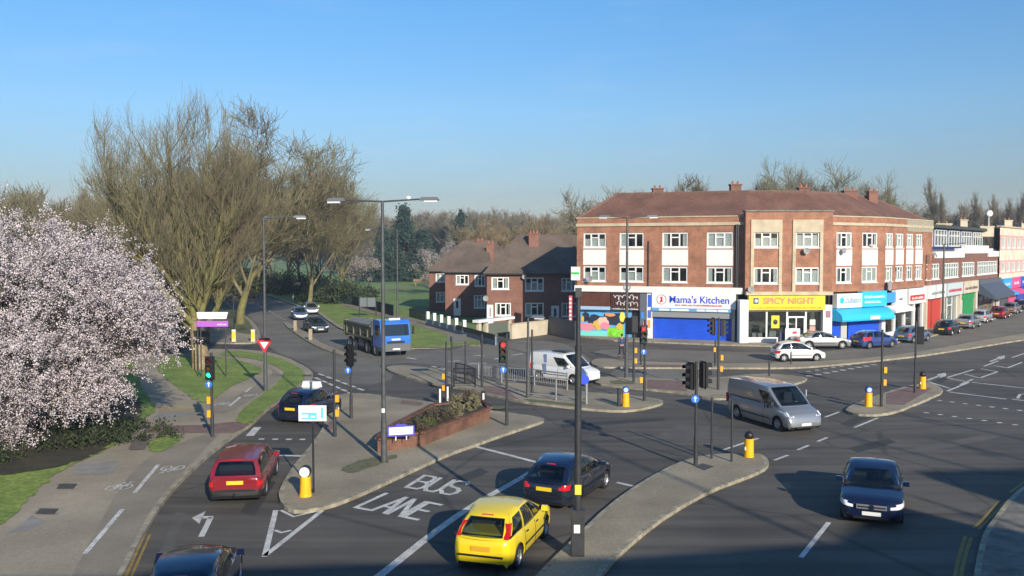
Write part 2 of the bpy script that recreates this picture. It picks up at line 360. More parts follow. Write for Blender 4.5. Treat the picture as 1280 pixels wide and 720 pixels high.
# cycle lane, tactile strips, soil and grass on the left pavement
patch('cycle_path', [(30, 860), (70, 760), (105, 690), (150, 608), (180, 575), (208, 560), (262, 540), (281, 535), (252, 566), (222, 596), (190, 634), (165, 680), (140, 730), (90, 810), (66, 860)], CYCLE, KH + .008)
patch('cycle_path', [(255, 515), (300, 493), (330, 475), (343, 466), (333, 458), (345, 462), (352, 470), (340, 482), (315, 499), (285, 518)], CYCLE, KH + .008)
patch('tactile_paving', [(182, 533), (250, 531), (305, 526), (312, 531), (292, 541), (250, 541), (182, 541)], RED_T, KH + .014, 0)
patch('tactile_paving', [(199, 509), (249, 508), (249, 512), (200, 514)], BUFF_T, KH + .014, 0)
patch('pavement_repair', [(199, 515), (248, 514), (232, 520), (206, 526), (188, 524)], mat('pale_repair', (.26, .24, .21), .9, var=.15, scale=2), KH + .012, 0)
patch('pavement_repair', [(20, 660), (40, 644), (58, 652), (34, 664), (8, 666)], MATS['pale_repair'], KH + .012, 0)
patch('pavement_repair', [(88, 588), (104, 578), (150, 576), (142, 592), (100, 594)], MATS['pale_repair'], KH + .012, 0)
bed = [(-420, 860), (-200, 760), (-60, 700), (-5, 658), (20, 643), (49, 609), (75, 587), (110, 573), (150, 553), (178, 528), (186, 518), (197, 514), (190, 502), (178, 487), (172, 470), (165, 447), (-330, 447), (-420, 520)]
patch('grass', bed, GRASS, KH + .03)
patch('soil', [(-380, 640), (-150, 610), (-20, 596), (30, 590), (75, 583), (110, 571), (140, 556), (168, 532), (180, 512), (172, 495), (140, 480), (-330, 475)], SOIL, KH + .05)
patch('grass', [(205, 449), (212, 444.5), (250, 444.5), (285, 447), (306, 452), (325, 459), (328, 464), (312, 472.5), (290, 482), (268, 498), (258, 504), (246, 502), (222, 484), (201, 468), (196, 458)], GRASS, KH + .03)
patch('grass', [(283, 438.5), (318, 440), (347, 447), (370, 455.5), (382, 466), (379, 476), (351, 496), (326, 516), (311, 531), (293, 527), (302, 512), (318, 500), (340, 484), (352, 473), (357, 465), (345, 457), (325, 450), (300, 446), (272, 444)], GRASS, KH + .03)
patch('grass', [(190, 548), (222, 542), (228, 545), (220, 555), (198, 567), (182, 562)], GRASS, KH + .03)
patch('soil', [(172, 545), (188, 543), (182, 562), (160, 561)], mat('gravel_patch', (.13, .11, .09), .95, var=.3, scale=9), KH + .03, 0)
for q in ([(86, 602), (100, 597), (109, 601), (96, 611), (71, 611)][:0], ):
    pass
def manhole(x0, y0, x1, y1, sk):
    m = MB().flat(GL([(x0 - 4, y1 + 1), (x0 + sk - 2, y0 - 1), (x1 + 5, y0 - 1), (x1 - sk + 4, y1 + 1)], KH + .012), KH + .012, 0)
    m.flat(GL([(x0, y1), (x0 + sk, y0), (x1, y0), (x1 - sk, y1)], KH + .018), KH + .018, 1)
    tag(m.build('manhole_cover', [KERB, mat('manhole_iron', (.075, .07, .062), .7, var=.2, scale=12)]), 'rectangular grey cover set into the pavement, ' + ('the nearer of the two' if y0 > 620 else 'the farther one by the soil bed'), 'manhole cover', 'covers in the left pavement')
manhole(44, 635.5, 74, 642.5, 6); manhole(70, 604.5, 97, 611, 5)
# grass around the upper road and the path by the park fence
patch('verge_grass', [(-200, 394), (200, 380), (262, 376), (282, 378), (290, 386), (300, 393), (310, 400), (316, 409), (318, 418), (300, 416), (284, 408), (180, 412), (-200, 416)], mat('worn_grass', (.10, .095, .045), .95, scale=.6, col2=(.115, .14, .04), det2=(6, .3)), KH + .02)
vg = GL([(600, 432), (585, 430.5), (560, 433.5), (512, 435), (470, 427.5), (426, 409.5), (408, 397.5), (400, 391.5), (363, 378.6), (338, 369.6), (304, 362.6), (285, 359.2), (260, 356), (262, 352), (300, 355), (360, 362), (420, 368), (500, 386), (560, 402), (600, 410)], .1)
tag(MB().prism(vg, -.06, .10).build('kerb', KERB), kind='structure'); tag(MB().flat(inset(vg, .12), .104).build('verge', GRASS), kind='structure')
ve = GL([(585, 430.5), (560, 433.5), (512, 435), (470, 427.5), (426, 409.5), (408, 397.5), (400, 391.5), (363, 378.6), (338, 369.6), (304, 362.6), (285, 359.2)], .1)
m = MB(); ribbon(m, ve, .5, .127); m2 = MB()
tag(m.build('kerb', KERB), kind='structure')
m = MB()
for a in ([(340, 366.5), (372, 368.5), (400, 375.5), (441, 382.5), (478, 393.5), (515, 402), (560, 415.5), (600, 427)],):
    ribbon(m, smoothline(GL(a), 1), 2.2, .112)
ribbon(m, smoothline(GL([(360, 378), (385, 377.2), (400, 376.5), (425, 378)]), 1), 1.2, .116)
tag(m.build('footpath', mat('path_beige', (.25, .20, .15), .9, scale=.5, var=.2)), kind='structure')
m = MB(); ribbon(m, smoothline(GL([(440, 368), (480, 362.5), (530, 357), (600, 355)]), 1), 3, -.05)
tag(m.build('park_path', mat('worn_path', (.20, .19, .09), .95, var=.25, scale=.4)), kind='structure')

# tactile on the islands
patch('tactile_paving', [(809, 474.3), (859, 476), (859, 489), (809, 485)], RED_T, KH + .012, 0)
patch('tactile_paving', [(602, 482), (630, 484), (648, 498.5), (606, 490)], RED_T, KH + .012, 0)
patch('tactile_paving', [(1108, 492), (1140, 482.5), (1166, 485), (1130, 506), (1108, 505)], RED_T, KH + .012, 0)
patch('tactile_paving', [(805, 455.5), (865, 456.5), (865, 458.8), (800, 458.4)], RED_T, KH + .012, 0)
patch('tactile_paving', [(502, 500), (530, 503), (525, 507), (500, 505)], RED_T, KH + .012, 0)
patch('tactile_paving', [(404, 534), (414, 526), (420, 530), (410, 541)], RED_T, KH + .012, 0)
for q in ([(440, 577), (470, 572), (484, 570), (500, 569), (480, 578), (448, 590), (430, 592), (425, 584)], [(600, 506), (640, 508), (620, 513), (590, 510)], [(655, 498), (700, 502), (735, 506), (720, 508), (690, 505), (660, 501.5)], [(760, 474), (790, 477), (800, 480), (770, 481)]):
    patch('weeds', q, mat('moss', (.10, .11, .04), .95, scale=4, col2=(.16, .15, .09), det2=(14, .4)), KH + .012)

# paler surface sheets laid over the junction's asphalt, and patches of repair
ASPHL = mat('asphalt_pale', (.125, .115, .095), .9, scale=.25, col2=(.195, .178, .145), det2=(3, .16), bump=.3, bscale=40)
ASPHB = mat('asphalt_brownish', (.14, .125, .10), .9, scale=.3, col2=(.20, .178, .14), det2=(4, .18), bump=.3, bscale=40)
def sheet_(px, m, z, name='road_surface', it=1): tag(MB().flat(chaikin(GL(px), it), z).build(name, m), kind='structure')
sheet_([(262, 361), (285, 360.5), (304, 364), (338, 371), (363, 380), (400, 393.5), (426, 412), (470, 430), (512, 438), (560, 436), (640, 452), (600, 464), (520, 453), (483, 455), (470, 458), (500, 472), (452, 484), (400, 468), (376, 452), (340, 438), (330, 424), (318, 400), (292, 380), (262, 370)], ASPHL, .0025)
sheet_([(572, 434), (600, 431), (640, 425), (700, 427), (722, 438), (742, 452), (742, 470), (700, 466), (640, 458), (590, 452), (548, 446)], ASPHB, .0035)
sheet_([(735, 438), (800, 436), (925, 440), (1000, 443), (1060, 436), (1110, 428), (1160, 420), (1210, 408), (1260, 394), (1310, 380), (1420, 358), (1420, 401), (1300, 413), (1254, 420), (1191, 431), (1140, 440.5), (1060, 449), (985, 452.6), (885, 453.6), (820, 452), (760, 447.5)], ASPHB, .0035)
sheet_([(800, 458.8), (860, 459.6), (905, 460), (900, 474), (860, 475), (800, 472.5), (760, 470), (770, 460)], ASPHL, .0025)
DKP = mat('asphalt_new', (.045, .043, .040), .85, scale=1, var=.15, det2=(20, .2)); LTP = mat('asphalt_worn', (.11, .10, .085), .9, scale=1, var=.15, det2=(20, .2))
for k, (q, m_) in enumerate((([(560, 600), (600, 585), (612, 590), (574, 606)], DKP), ([(820, 545), (850, 530), (900, 534), (872, 551)], LTP), ([(1060, 560), (1110, 548), (1120, 553), (1072, 566)], DKP), ([(200, 690), (220, 640), (232, 641), (214, 692)], LTP),
        ([(1140, 560), (1250, 540), (1262, 544), (1155, 566)], LTP), ([(300, 640), (330, 600), (345, 602), (318, 645)], DKP), ([(1050, 530), (1180, 470), (1190, 472), (1062, 534)], DKP), ([(700, 530), (830, 522), (832, 526), (702, 535)], DKP))):
    sheet_(q, m_, .0042 + k * .00001, 'road_patch', 0)
# ------------------------------------------------------------------ road markings
mk = MB(); Z1 = .006
def line(px, wd, z=Z1, sm=0, mb=None):
    p = GL(px)
    if sm: p = smoothline(p, sm)
    ribbon(mb or mk, p, wd, z)
line([(440, 745), (476, 719), (542, 666), (580, 639), (609, 621), (635, 607), (664, 590)], .26, sm=1)
line([(592, 557.5), (677, 579.5)], .22); line([(771, 603), (792, 608)], .18)
line([(344.5, 569), (382, 570.3)], .22)
for a, b in (((904, 562.5), (948, 548)), ((968, 575.4), (985, 569)), ((997, 562.5), (1011, 556.7)), ((1022, 552), (1034, 547)), ((1031, 521.7), (1049, 515)), ((1068, 534.5), (1097, 522.5)), ((1142, 508), (1161, 500)), ((1001, 697), (1036, 653)), ((1200, 481), (1216, 474))): line([a, b], .14)
line([(344.7, 637.8), (330.8, 696)], .16); line([(402.4, 638.5), (331, 695)], .16)
line([(351, 637.8), (367, 646), (396, 639)], .13); line([(343.3, 662.8), (351.7, 666), (364, 663)], .13)
# give-way double dashes
for (ax, ay, bx_, by_) in ((398, 467, 457, 489), (394, 472, 444, 494)):
    for i in range(6):
        t0, t1 = i / 6, i / 6 + .12
        line([(ax + (bx_ - ax) * t0, ay + (by_ - ay) * t0), (ax + (bx_ - ax) * t1, ay + (by_ - ay) * t1)], .22)
line([(400, 492), (420, 489.5), (409, 498)], .14)
line([(312, 545), (322, 534)], .35); 
def studs(a, b, n, s=.12):
    A, B = G(*a), G(*b)
    for i in range(n):
        t = i / (n - 1); x, y = A[0] + (B[0] - A[0]) * t, A[1] + (B[1] - A[1]) * t
        mk.flat([(x - s, y - s), (x + s, y - s), (x + s, y + s), (x - s, y + s)], Z1)
studs((327, 549), (395, 549.5), 5); studs((1174.5, 500.7), (1274.6, 513), 7); studs((1158, 516), (1269, 531), 7)
studs((1012, 470), (1092, 456), 9, .2); studs((1000, 466), (1080, 453.5), 9, .14); studs((868, 462), (868, 473), 3)
studs((575, 482), (660, 475), 6, .1); studs((300, 556), (322, 556), 2)
line([(1215, 478), (1280, 485), (1330, 490)], .2); line([(1186, 490), (1258, 499)], .2); line([(1265, 499), (1330, 507)], .2)
# central hatching far right
for p in ([(1184, 489), (1211, 478)], [(1225, 472.5), (1247, 464.7)], [(1259, 460), (1277.5, 453)], [(1184, 472), (1217, 462)], [(1160, 477), (1187, 485.5)], [(1184, 472.5), (1211, 478)], [(1205.5, 467.6), (1225, 472.5)], [(1226, 461), (1247, 464.7)], [(1242.5, 457), (1259, 460)], [(1230, 458), (1248, 451)], [(1265, 447), (1280, 442), (1310, 433)], [(1285, 450), (1310, 441)]): line(p, .16)
def arrow(pts_px):
    mk.flat(GL(pts_px), Z1)
line([(1159, 475.4), (1174, 470)], .2); arrow([(1171, 468), (1182, 466), (1183, 470), (1175, 472.5)])
line([(1237.6, 452), (1248, 448)], .2); arrow([(1246, 446.3), (1256, 444.4), (1256, 447.5), (1250, 449.5)])
line([(251.5, 671), (263.5, 646.8)], .17); line([(265.5, 646.8), (252, 647)], .24); arrow([(240, 647.5), (257, 639), (253, 647), (249, 655)])
line([(1290, 492), (1275, 493), (1272, 498)], .16)
# give-way / junction marks by the houses and behind the truck
for p in ([(592, 445), (606, 444)], [(618, 449), (632, 446)], [(585, 455), (608, 454)], [(560, 452), (575, 451)], [(640, 444), (655, 442)], [(508, 447), (520, 449)], [(540, 458), (556, 461)]): line(p, .25)
line([(545, 459), (557, 462)], .3)
for k in range(10):
    t = k / 10; line([(322 + 36 * t, 381 + 20 * t), (322 + 36 * (t + .04), 381 + 20 * (t + .04))], .15)
# BUS LANE lettering
GLY = {'B': [[(0, 0), (0, 1), (.62, 1), (.8, .88), (.8, .65), (.62, .53), (0, .53)], [(.62, .53), (.86, .4), (.86, .13), (.66, 0), (0, 0)]],
       'U': [[(0, 1), (0, .2), (.2, 0), (.66, 0), (.86, .2), (.86, 1)]],
       'S': [[(.86, .85), (.68, 1), (.2, 1), (0, .84), (0, .66), (.2, .54), (.66, .47), (.86, .34), (.86, .16), (.66, 0), (.2, 0), (0, .15)]],
       'L': [[(0, 1), (0, 0), (.8, 0)]], 'A': [[(0, 0), (.42, 1), (.84, 0)], [(.15, .34), (.69, .34)]],
       'N': [[(0, 0), (0, 1), (.8, 0), (.8, 1)]], 'E': [[(.8, 1), (0, 1), (0, 0), (.8, 0)], [(0, .52), (.65, .52)]]}
def road_text(txt, bl, br, tr, tl, wd=.15, z=Z1, mb=None, base=None):
    BL, BR, TR, TL = [Vector(G(*q)) for q in (bl, br, tr, tl)]; n = len(txt); adv = 1.0 / (n - .14)
    for i, ch in enumerate(txt):
        for st in GLY[ch]:
            P = []
            for x, y in st:
                u = (i + x) * adv; P.append(tuple((BL * (1 - u) + BR * u) * (1 - y) + (TL * (1 - u) + TR * u) * y))
            for a, b in zip(P, P[1:]):
                d = (Vector(b) - Vector(a)).normalized() * wd * .4; ribbon(mk, [tuple(Vector(a) - d), tuple(Vector(b) + d)], wd, z + .0006 * (len(mk.f) % 7))
road_text('BUS', (508, 609), (566, 619), (588, 603.5), (531, 594.5), .16)
road_text('LANE', (444.6, 634.4), (523, 650), (552, 631.5), (482.5, 617), .16)
o = mk.build('road_markings', WHITE); tag(o, kind='structure')
# cycle path marks
mk = MB(); ZC = KH + .02
def cl(px, wd): ribbon(mk, GL(px, ZC), wd, ZC)
cl([(106, 692), (153, 636.5)], .14); cl([(168, 616), (198, 580.5)], .14); cl([(287, 507.5), (300.6, 496)], .14); cl([(307, 490), (314, 484)], .14)
def bike(px, py, rz=0, s=1.0):
    x, y = G(px, py, ZC); c, sn = math.cos(rz), math.sin(rz)
    T = lambda a, b: (x + (a * c - b * sn) * s, y + (a * sn + b * c) * s * 2.1)
    for cx in (-.34, .34):
        ribbon(mk, [T(cx + .24 * math.cos(t), .24 * math.sin(t)) for t in np.linspace(0, 2 * PI, 15)], .10 * s, ZC)
    for st in ([(-.34, 0), (-.1, .36), (.24, .36), (.34, 0)], [(-.1, .36), (.0, .0), (.24, .36)], [(-.34, 0), (0, 0)], [(.24, .36), (.2, .5), (.36, .5)], [(-.18, .44), (0, .44)]):
        ribbon(mk, [T(*q) for q in st], .10 * s, ZC + .001)
bike(149, 609, .1, .66); bike(216, 585, PI + .05, .66); bike(278, 505, .1, .6); bike(313, 493.5, PI, .6)
tag(mk.build('cycle_markings', WHITE), kind='structure')
yl = MB()
for d in (0, .22):
    p = GL([(157 + d * 30, 722), (181 + d * 30, 668)]); ribbon(yl, p, .07, Z1)
for px in ([(1250, 626), (1232, 646), (1217, 660)], [(1257, 627), (1238, 647), (1223, 662)], [(1207, 670), (1199, 694), (1193, 725)], [(1214, 672), (1206, 695), (1200, 725)], [(1262, 616), (1290, 596)]): ribbon(yl, smoothline(GL(px), 1), .1, Z1)
tag(yl.build('yellow_lines', YLINE), kind='structure')
for q in ([(868, 583), (878, 579), (893, 583), (880, 588)],):
    tag(MB().flat(GL(q, KH + .01), KH + .01).build('manhole_cover', MATS['manhole_iron']), 'dark iron cover at the foot of the near signal on the curved island', 'manhole cover')
# ------------------------------------------------------------------ unseen station building behind the viewpoint, outline shaped to cast the near shade
def back(px, py, yb=-3.0):
    gx, gy = G(px, py); t = (gy - yb) / -SY; return (gx + SX * t, t * TEL)
prof = [back(*q) for q in ((-700, 722), (150, 722), (200, 713), (500, 703), (768, 697), (1040, 678), (1105, 628), (1218, 657), (1290, 671))]
st = thing('unseen_station', 'unseen brick station block behind the camera, shaped to cast the near shade', 'building', (0, -3, 0))
pl = [(prof[0][0], 0)] + prof + [(prof[-1][0], 0)]
MB().extr(pl, 'y', -7, 0).build('wall', BRICK, st)
can = [back(*q) for q in ((1145, 589), (1253, 624), (1310, 640), (1400, 655), (1400, 560), (1310, 585))]  # unseen wedge, added to cast the triangular shadow on the right
MB().extr(can, 'y', -1, 0).build('shadecaster', DARKG, st)
tw = [back(1310, 671), back(1310, 585), back(1500, 560), back(1500, 700)]
MB().extr([(tw[0][0], 0), tw[1], tw[2], (tw[3][0], 0)], 'y', -8, -1.2).build('shadecaster_tower', BRICK, st)  # unseen tower, added to carry the wedge and extend its shadow
for k, (a, b) in enumerate((((1233, 590), (1040, 537)), ((1290, 552), (1136, 512)), ((1290, 667), (1128, 619)), ((1010, 672), (760, 545)), ((1280, 575), (1180, 548)))):
    yb = -9.5 - k * .7
    gx, gy = G(*a); t = (gy - yb) / -SY; x = gx + SX * t
    hx, hy = G(*b); t2 = (hy - yb) / -SY
    r = thing('railway_mast', ['tall railway mast behind the station parapet', 'railway mast at the far platform end', 'railway mast beside the shadecaster tower', 'railway mast over the station roof', 'slim railway mast near the canopy'][k], 'mast', (x, yb - 3, 0))
    MB().cyl((0, 3, 0), (0, 3, t2 * TEL), .13, .08, 8).build('pole', DARKG, r, 40)
    MB().bx(-.04, .04, 1, 3, t2 * TEL - .8, t2 * TEL - .7).build('arm', DARKG, r)

# ------------------------------------------------------------------ facade tools
def frame(p0, p1, z=0):
    d = Vector((p1[0] - p0[0], p1[1] - p0[1])); a = math.atan2(d.y, d.x)
    return Matrix.Translation((p0[0], p0[1], z)) @ Matrix.Rotation(a, 4, 'Z'), d.length
def wall_open(mb, L, z0, z1, ops, rev=.14, x0=0.0, mi=0, mr=None):
    us = sorted({x0, L, *[o[0] for o in ops], *[o[1] for o in ops]}); zs = sorted({z0, z1, *[o[2] for o in ops], *[o[3] for o in ops]})
    for a, b in zip(us, us[1:]):
        for c, d in zip(zs, zs[1:]):
            mu, mz = (a + b) / 2, (c + d) / 2
            if any(o[0] < mu < o[1] and o[2] < mz < o[3] for o in ops): continue
            mb.add([(a, 0, c), (b, 0, c), (b, 0, d), (a, 0, d)], [(0, 1, 2, 3)], mi)
    for a, b, c, d in ops:
        mb.add([(a, 0, c), (b, 0, c), (b, 0, d), (a, 0, d), (a, rev, c), (b, rev, c), (b, rev, d), (a, rev, d)], [(0, 4, 5, 1), (1, 5, 6, 2), (2, 6, 7, 3), (3, 7, 4, 0)], mi if mr is None else mr)
rnd = random.Random(5)
def window(par, M, a, b, c, d, cols=3, toplight=True, depth=.1, curtain=None, fm=None, sill=True, name='window', bar=.125):
    m = MB(M); t = bar; y0, y1 = depth - .05, depth + .05
    m.bx(a, a + t, y0, y1, c, d); m.bx(b - t, b, y0, y1, c, d); m.bx(a + t, b - t, y0, y1, c, c + t); m.bx(a + t, b - t, y0, y1, d - t, d)
    w_ = (b - a) / cols
    for i in range(1, cols): m.bx(a + w_ * i - t / 2, a + w_ * i + t / 2, y0, y1, c + t, d - t)
    if toplight:
        for i in (range(cols) if toplight == 2 else [cols // 2]): m.bx(a + w_ * i + t / 2, a + w_ * (i + 1) - t / 2, y0, y1, d - (d - c) * .36, d - (d - c) * .36 + t * .8)
    if sill: m.bx(a - .05, b + .05, -.06, depth, c - .08, c - .002)
    f = m.build(name, fm or WINW, par)
    MB(Matrix.Identity(4)).bx(a + t, b - t, depth - .006, depth + .006, c + t, d - t).build('pane', GLASS, f).matrix_local = Matrix.Identity(4)
    k = rnd.random() if curtain is None else curtain
    cm = MB(Matrix.Identity(4))
    if k < .22:
        cw = (b - a) * rnd.uniform(.15, .28); cm.bx(a + t, a + cw, depth + .05, depth + .06, c + t, d - t); cm.bx(b - cw, b - t, depth + .05, depth + .06, c + t, d - t)
    elif k < .92: cm.bx(a + t, b - t, depth + .05, depth + .06, c + t, d - t - (d - c) * rnd.choice([0, .1, .3]))
    else: cm.bx(a + t, a + (b - a) * .3, depth + .05, depth + .06, c + t, d - t)
    cm.build('curtain', CURT, f)
    return f
def text_obj(s, M, u0, u1, z0, z1, m, par, name='lettering', bold=.02, y=-.01, shear=0):
    c = bpy.data.curves.new('t', 'FONT'); c.body = s; c.size = 1; c.extrude = .01; c.offset = bold; c.shear = shear; c.resolution_u = 3
    t = bpy.data.objects.new('t', c); me = bpy.data.meshes.new_from_object(t); bpy.data.objects.remove(t)
    co = np.zeros(len(me.vertices) * 3); me.vertices.foreach_get('co', co); co = co.reshape(-1, 3)
    mn, mx = co.min(0), co.max(0); out = np.zeros_like(co)
    out[:, 0] = u0 + (co[:, 0] - mn[0]) / (mx[0] - mn[0]) * (u1 - u0); out[:, 2] = z0 + (co[:, 1] - mn[1]) / (mx[1] - mn[1]) * (z1 - z0); out[:, 1] = y - co[:, 2]
    me.vertices.foreach_set('co', out.ravel()); me.materials.clear(); me.materials.append(m); me.update()
    o = bpy.data.objects.new(name, me); COL.objects.link(o); o.parent = par; o.matrix_local = M; return o
def scrib(M, u0, u1, z0, z1, m, par, y=-.01, seed=1, name='small_print', script=False):
    """print too small to read in the photograph: uneven ticks; script=True draws a looping stroke"""
    r = random.Random(seed); mb = MB(M); h = z1 - z0
    if script:
        n = 70; pts = []
        for i in range(n):
            t = i / (n - 1); a = t * 2 * PI * max(3, (u1 - u0) / h * 1.6); pts.append((u0 + (u1 - u0) * t + .18 * h * math.sin(a), y - .01, (z0 + z1) / 2 + h * (.28 + .2 * math.sin(t * 23 + seed)) * math.cos(a)))
        mb.tube(pts, h * .055, 4); return mb.build(name, m, par)
    u = u0; mb.bx(u0, u1, y - .004, y, z0, z0 + h * .12)
    while u < u1 - h * .2:
        if r.random() < .13: u += h * .4; continue
        w_ = h * r.uniform(.1, .3); mb.bx(u, u + w_, y - .008, y - .0, z0 + h * .1, z0 + h * r.uniform(.55, 1)); u += w_ + h * r.uniform(.12, .25)
    return mb.build(name, m, par)
# ------------------------------------------------------------------ red brick shop parade
A_, B_, C0, C1, D_, E_, F_ = (6.1, 84.3), (20.35, 78.6), (20.3, 77.9), (27.9, 78.1), (28.1, 78.8), (34.2, 82.4), (43.3, 92.4)
par = thing('shop_parade', 'three storey red brick corner parade of shops with brown tiled roof', 'building')
IM = Matrix.Identity(4)
HP = 11.1
def seg(p0, p1, cols, hp=HP, ops_extra=(), stone=()):
    """cols: list of (pixel left, pixel right); returns matrix, length and u(px) for the segment"""
    M, L = frame(p0, p1)
    def U(px):
        k = (px - 640) / FPX; dx, dy = p1[0] - p0[0], p1[1] - p0[1]
        return (k * (p0[1] + .25) - p0[0]) / (dx - k * dy) * L
    wins = [(U(a), U(b)) for a, b in cols]
    up, lo = (8.38, 9.74), (5.24, 6.66)
    ops = [(a, b, *up) for a, b in wins] + [(a, b, *lo) for a, b in wins] + list(ops_extra)
    mb = MB(M); wall_open(mb, L, 4.45, hp, ops, mr=0)
    mb.build('wall', BRICK, par)
    mb = MB(M); mb.add([(0, .75, 4.4), (L, .75, 4.4), (L, .75, hp), (0, .75, hp)], [(0, 1, 2, 3)]); mb.build('room_back', DARKI, par)
    for a, b in wins:
        for c, d in (up, lo): window(par, M, a, b, c, d, 3 if b - a > 1.5 else 2, True)
    return M, L, U, wins
def pier(M, L, x, wd=.28, z1=3.9, m=PANELW): MB(M).bx(x - wd / 2, x + wd / 2, -.18, .3, .0, z1).build('pier', m, par)
# -- left wing
M, L, U, wins = seg(A_, B_, [(729, 757), (774, 804), (827, 859), (882.5, 915)])
ML, LL, UL = M, L, U
for a, b in wins: MB(M).bx(a - .02, b + .02, -.03, .0, 6.78, 8.2).build('spandrel_panel', PANELW, par)
MB(M).bx(-.05, L, -.12, .02, 10.35, 10.62).build('cornice', STONE, par)
MB(M).bx(-.1, L + .02, -.08, .3, HP, HP + .1).build('coping', STONE, par)
MB(M).bx(-.1, L, -.42, .1, 4.3, 4.85).build('fascia_band', PANELW, par)
# side wall (faces the houses)
Ms, Ls = frame((A_[0] + 3.4, A_[1] + 9.5), A_)
mb = MB(Ms); wall_open(mb, Ls, 0, HP, []); mb.build('wall', BRICK, par)
sig = mat('shop_brown', (.10, .035, .02), .6, var=.2, scale=3)
MB(M).bx(U(723), U(764), -.38, -.1, 2.95, 4.22).build('sign_board', sig, par)
MB(M).bx(U(725), U(764), -.5, -.1, 2.62, 2.93).build('canopy_box', flat('pale_blue', (.35, .5, .68)), par)
s2 = MB(M).bx(U(765), U(801), -.40, -.1, 2.62, 4.22).build('sign_board', mat('dark_brown_sign', (.06, .025, .02), .5), par)
scrib(M, U(768), U(799), 3.55, 4.1, PWHITE, par, -.41, 3, 'lettering', True); scrib(M, U(771), U(798), 3.0, 3.5, PWHITE, par, -.41, 4, 'lettering', True); scrib(M, U(766), U(799), 2.7, 2.85, PWHITE, par, -.41, 9)
# mural shutter: loose painted shapes
mu = MB(M).bx(U(724), U(790), .0, .06, .1, 2.6).build('painted_shutter', flat('mural_sky', (.10, .38, .72), .6, var=.15, scale=1.2), par)
def blob(cx, cz, rx, rz_, m, k=0):
    mb = MB(M); n = 18; r = random.Random(int(cx * 37 + cz * 91)); pts = []
    for i in range(n):
        t = 2 * PI * i / n; q = 1 + r.uniform(-.18, .18); pts.append((U(cx) + rx * q * math.cos(t), cz + rz_ * q * math.sin(t)))
    mb.extr(pts, 'y', -.012 - k * .004, -.002); mb.build('mural_shape', m, par)
MB(M).bx(U(724.5), U(762), -.012, -.002, .12, .62).build('mural_shape', flat('mural_aqua', (.18, .68, .62)), par)
MB(M).bx(U(759), U(780), -.016, -.002, .12, .95).build('mural_shape', flat('mural_green', (.22, .62, .04), var=.3, scale=3), par)
blob(732, 1.9, .35, .5, flat('mural_dark', (.02, .03, .06)), 1); blob(745, 1.65, .9, .45, MATS['mural_dark'], 1); blob(734, .95, .85, .42, flat('mural_pink', (.80, .25, .33)), 2)
blob(728, 1.7, .15, .3, flat('mural_gold', (.65, .45, .08)), 2); blob(748, 1.2, .6, .5, MATS['mural_gold'], 2); blob(754, 1.5, .55, .42, flat('mural_flesh', (.72, .5, .42)), 3)
blob(768, 1.75, 1.1, .62, MATS['mural_dark'], 2); blob(763, 2.15, .55, .16, flat('mural_orange', (.75, .32, .1)), 4); blob(756, 1.1, .5, .3, MATS['mural_pink'], 4); blob(775, 1.1, .35, .3, MATS['mural_gold'], 4)
blob(778, 2.0, .25, .5, flat('mural_yellow', (.8, .75, .1)), 3)
MB(M).bx(U(790), U(808), -.02, .3, .05, 2.6).build('shop_door', BLACK, par)
MB(M).bx(U(801), U(809), -.36, .2, .1, 4.2).build('pillar', flat('pillar_grey', (.12, .13, .16)), par)
for k, (x0, x1, z0, z1, c) in enumerate(((802, 805, .5, 1.0, (.7, .7, .68)), (805, 808, 1.2, 1.7, (.75, .3, .05)), (802, 806, 1.9, 2.5, (.05, .25, .6)), (811, 815, 3.0, 4.1, (.03, .12, .65)), (811, 814, 1.1, 1.8, (.8, .35, .08)), (811, 814, .4, .9, (.75, .75, .72)), (811, 815, 2.0, 2.7, (.1, .15, .5)))):
    MB(M).bx(U(x0), U(x1), -.4, -.365, z0, z1).build('poster', flat('poster_%s' % 'abcdefg'[k], c), par)
MB(M).bx(U(809.5), U(816), -.36, .2, .1, 4.2).build('pillar', PANELW, par)
ks = MB(M).bx(U(816), U(920), -.45, -.05, 2.95, 4.33).build('sign_board', PWHITE, par)
TB = flat('letter_blue', (.015, .06, .55)); TR = flat('letter_red', (.6, .02, .03))
text_obj("Mama's Kitchen", M, U(838), U(912), 3.42, 4.08, TB, par, bold=.008, y=-.47)
scrib(M, U(845), U(903), 3.16, 3.32, TR, par, -.46, 5)
mb = MB(M); cx = U(828)
for i in range(20):
    t0, t1 = 2 * PI * i / 20, 2 * PI * (i + 1) / 20
    mb.cyl((cx + .42 * math.cos(t0), -.46, 3.7 + .42 * math.sin(t0)), (cx + .42 * math.cos(t1), -.46, 3.7 + .42 * math.sin(t1)), .025, n=4)
mb.bx(cx - .06, cx + .08, -.47, -.455, 3.5, 3.95); mb.bx(cx - .14, cx, -.47, -.455, 3.45, 3.6); mb.cyl((cx + .12, -.46, 3.5), (cx - .12, -.46, 3.9), .03, n=4)
mb.build('emblem', TR, par)
MB(M).bx(U(816), U(916), -.5, -.05, 2.66, 2.94).build('lower_sign', flat('lower_sign_blue', (.12, .35, .6)), par)
for a, b in ((825, 838), (840, 862), (872, 882), (883, 897), (898, 911)): MB(M).bx(U(a), U(b), -.51, -.5, 2.70, 2.88).build('lower_sign_panel', PWHITE, par)
MB(M).bx(U(816), U(917), -.35, .1, 2.1, 2.64).build('shutter_box', flat('shutter_grey', (.26, .27, .27), .5), par)
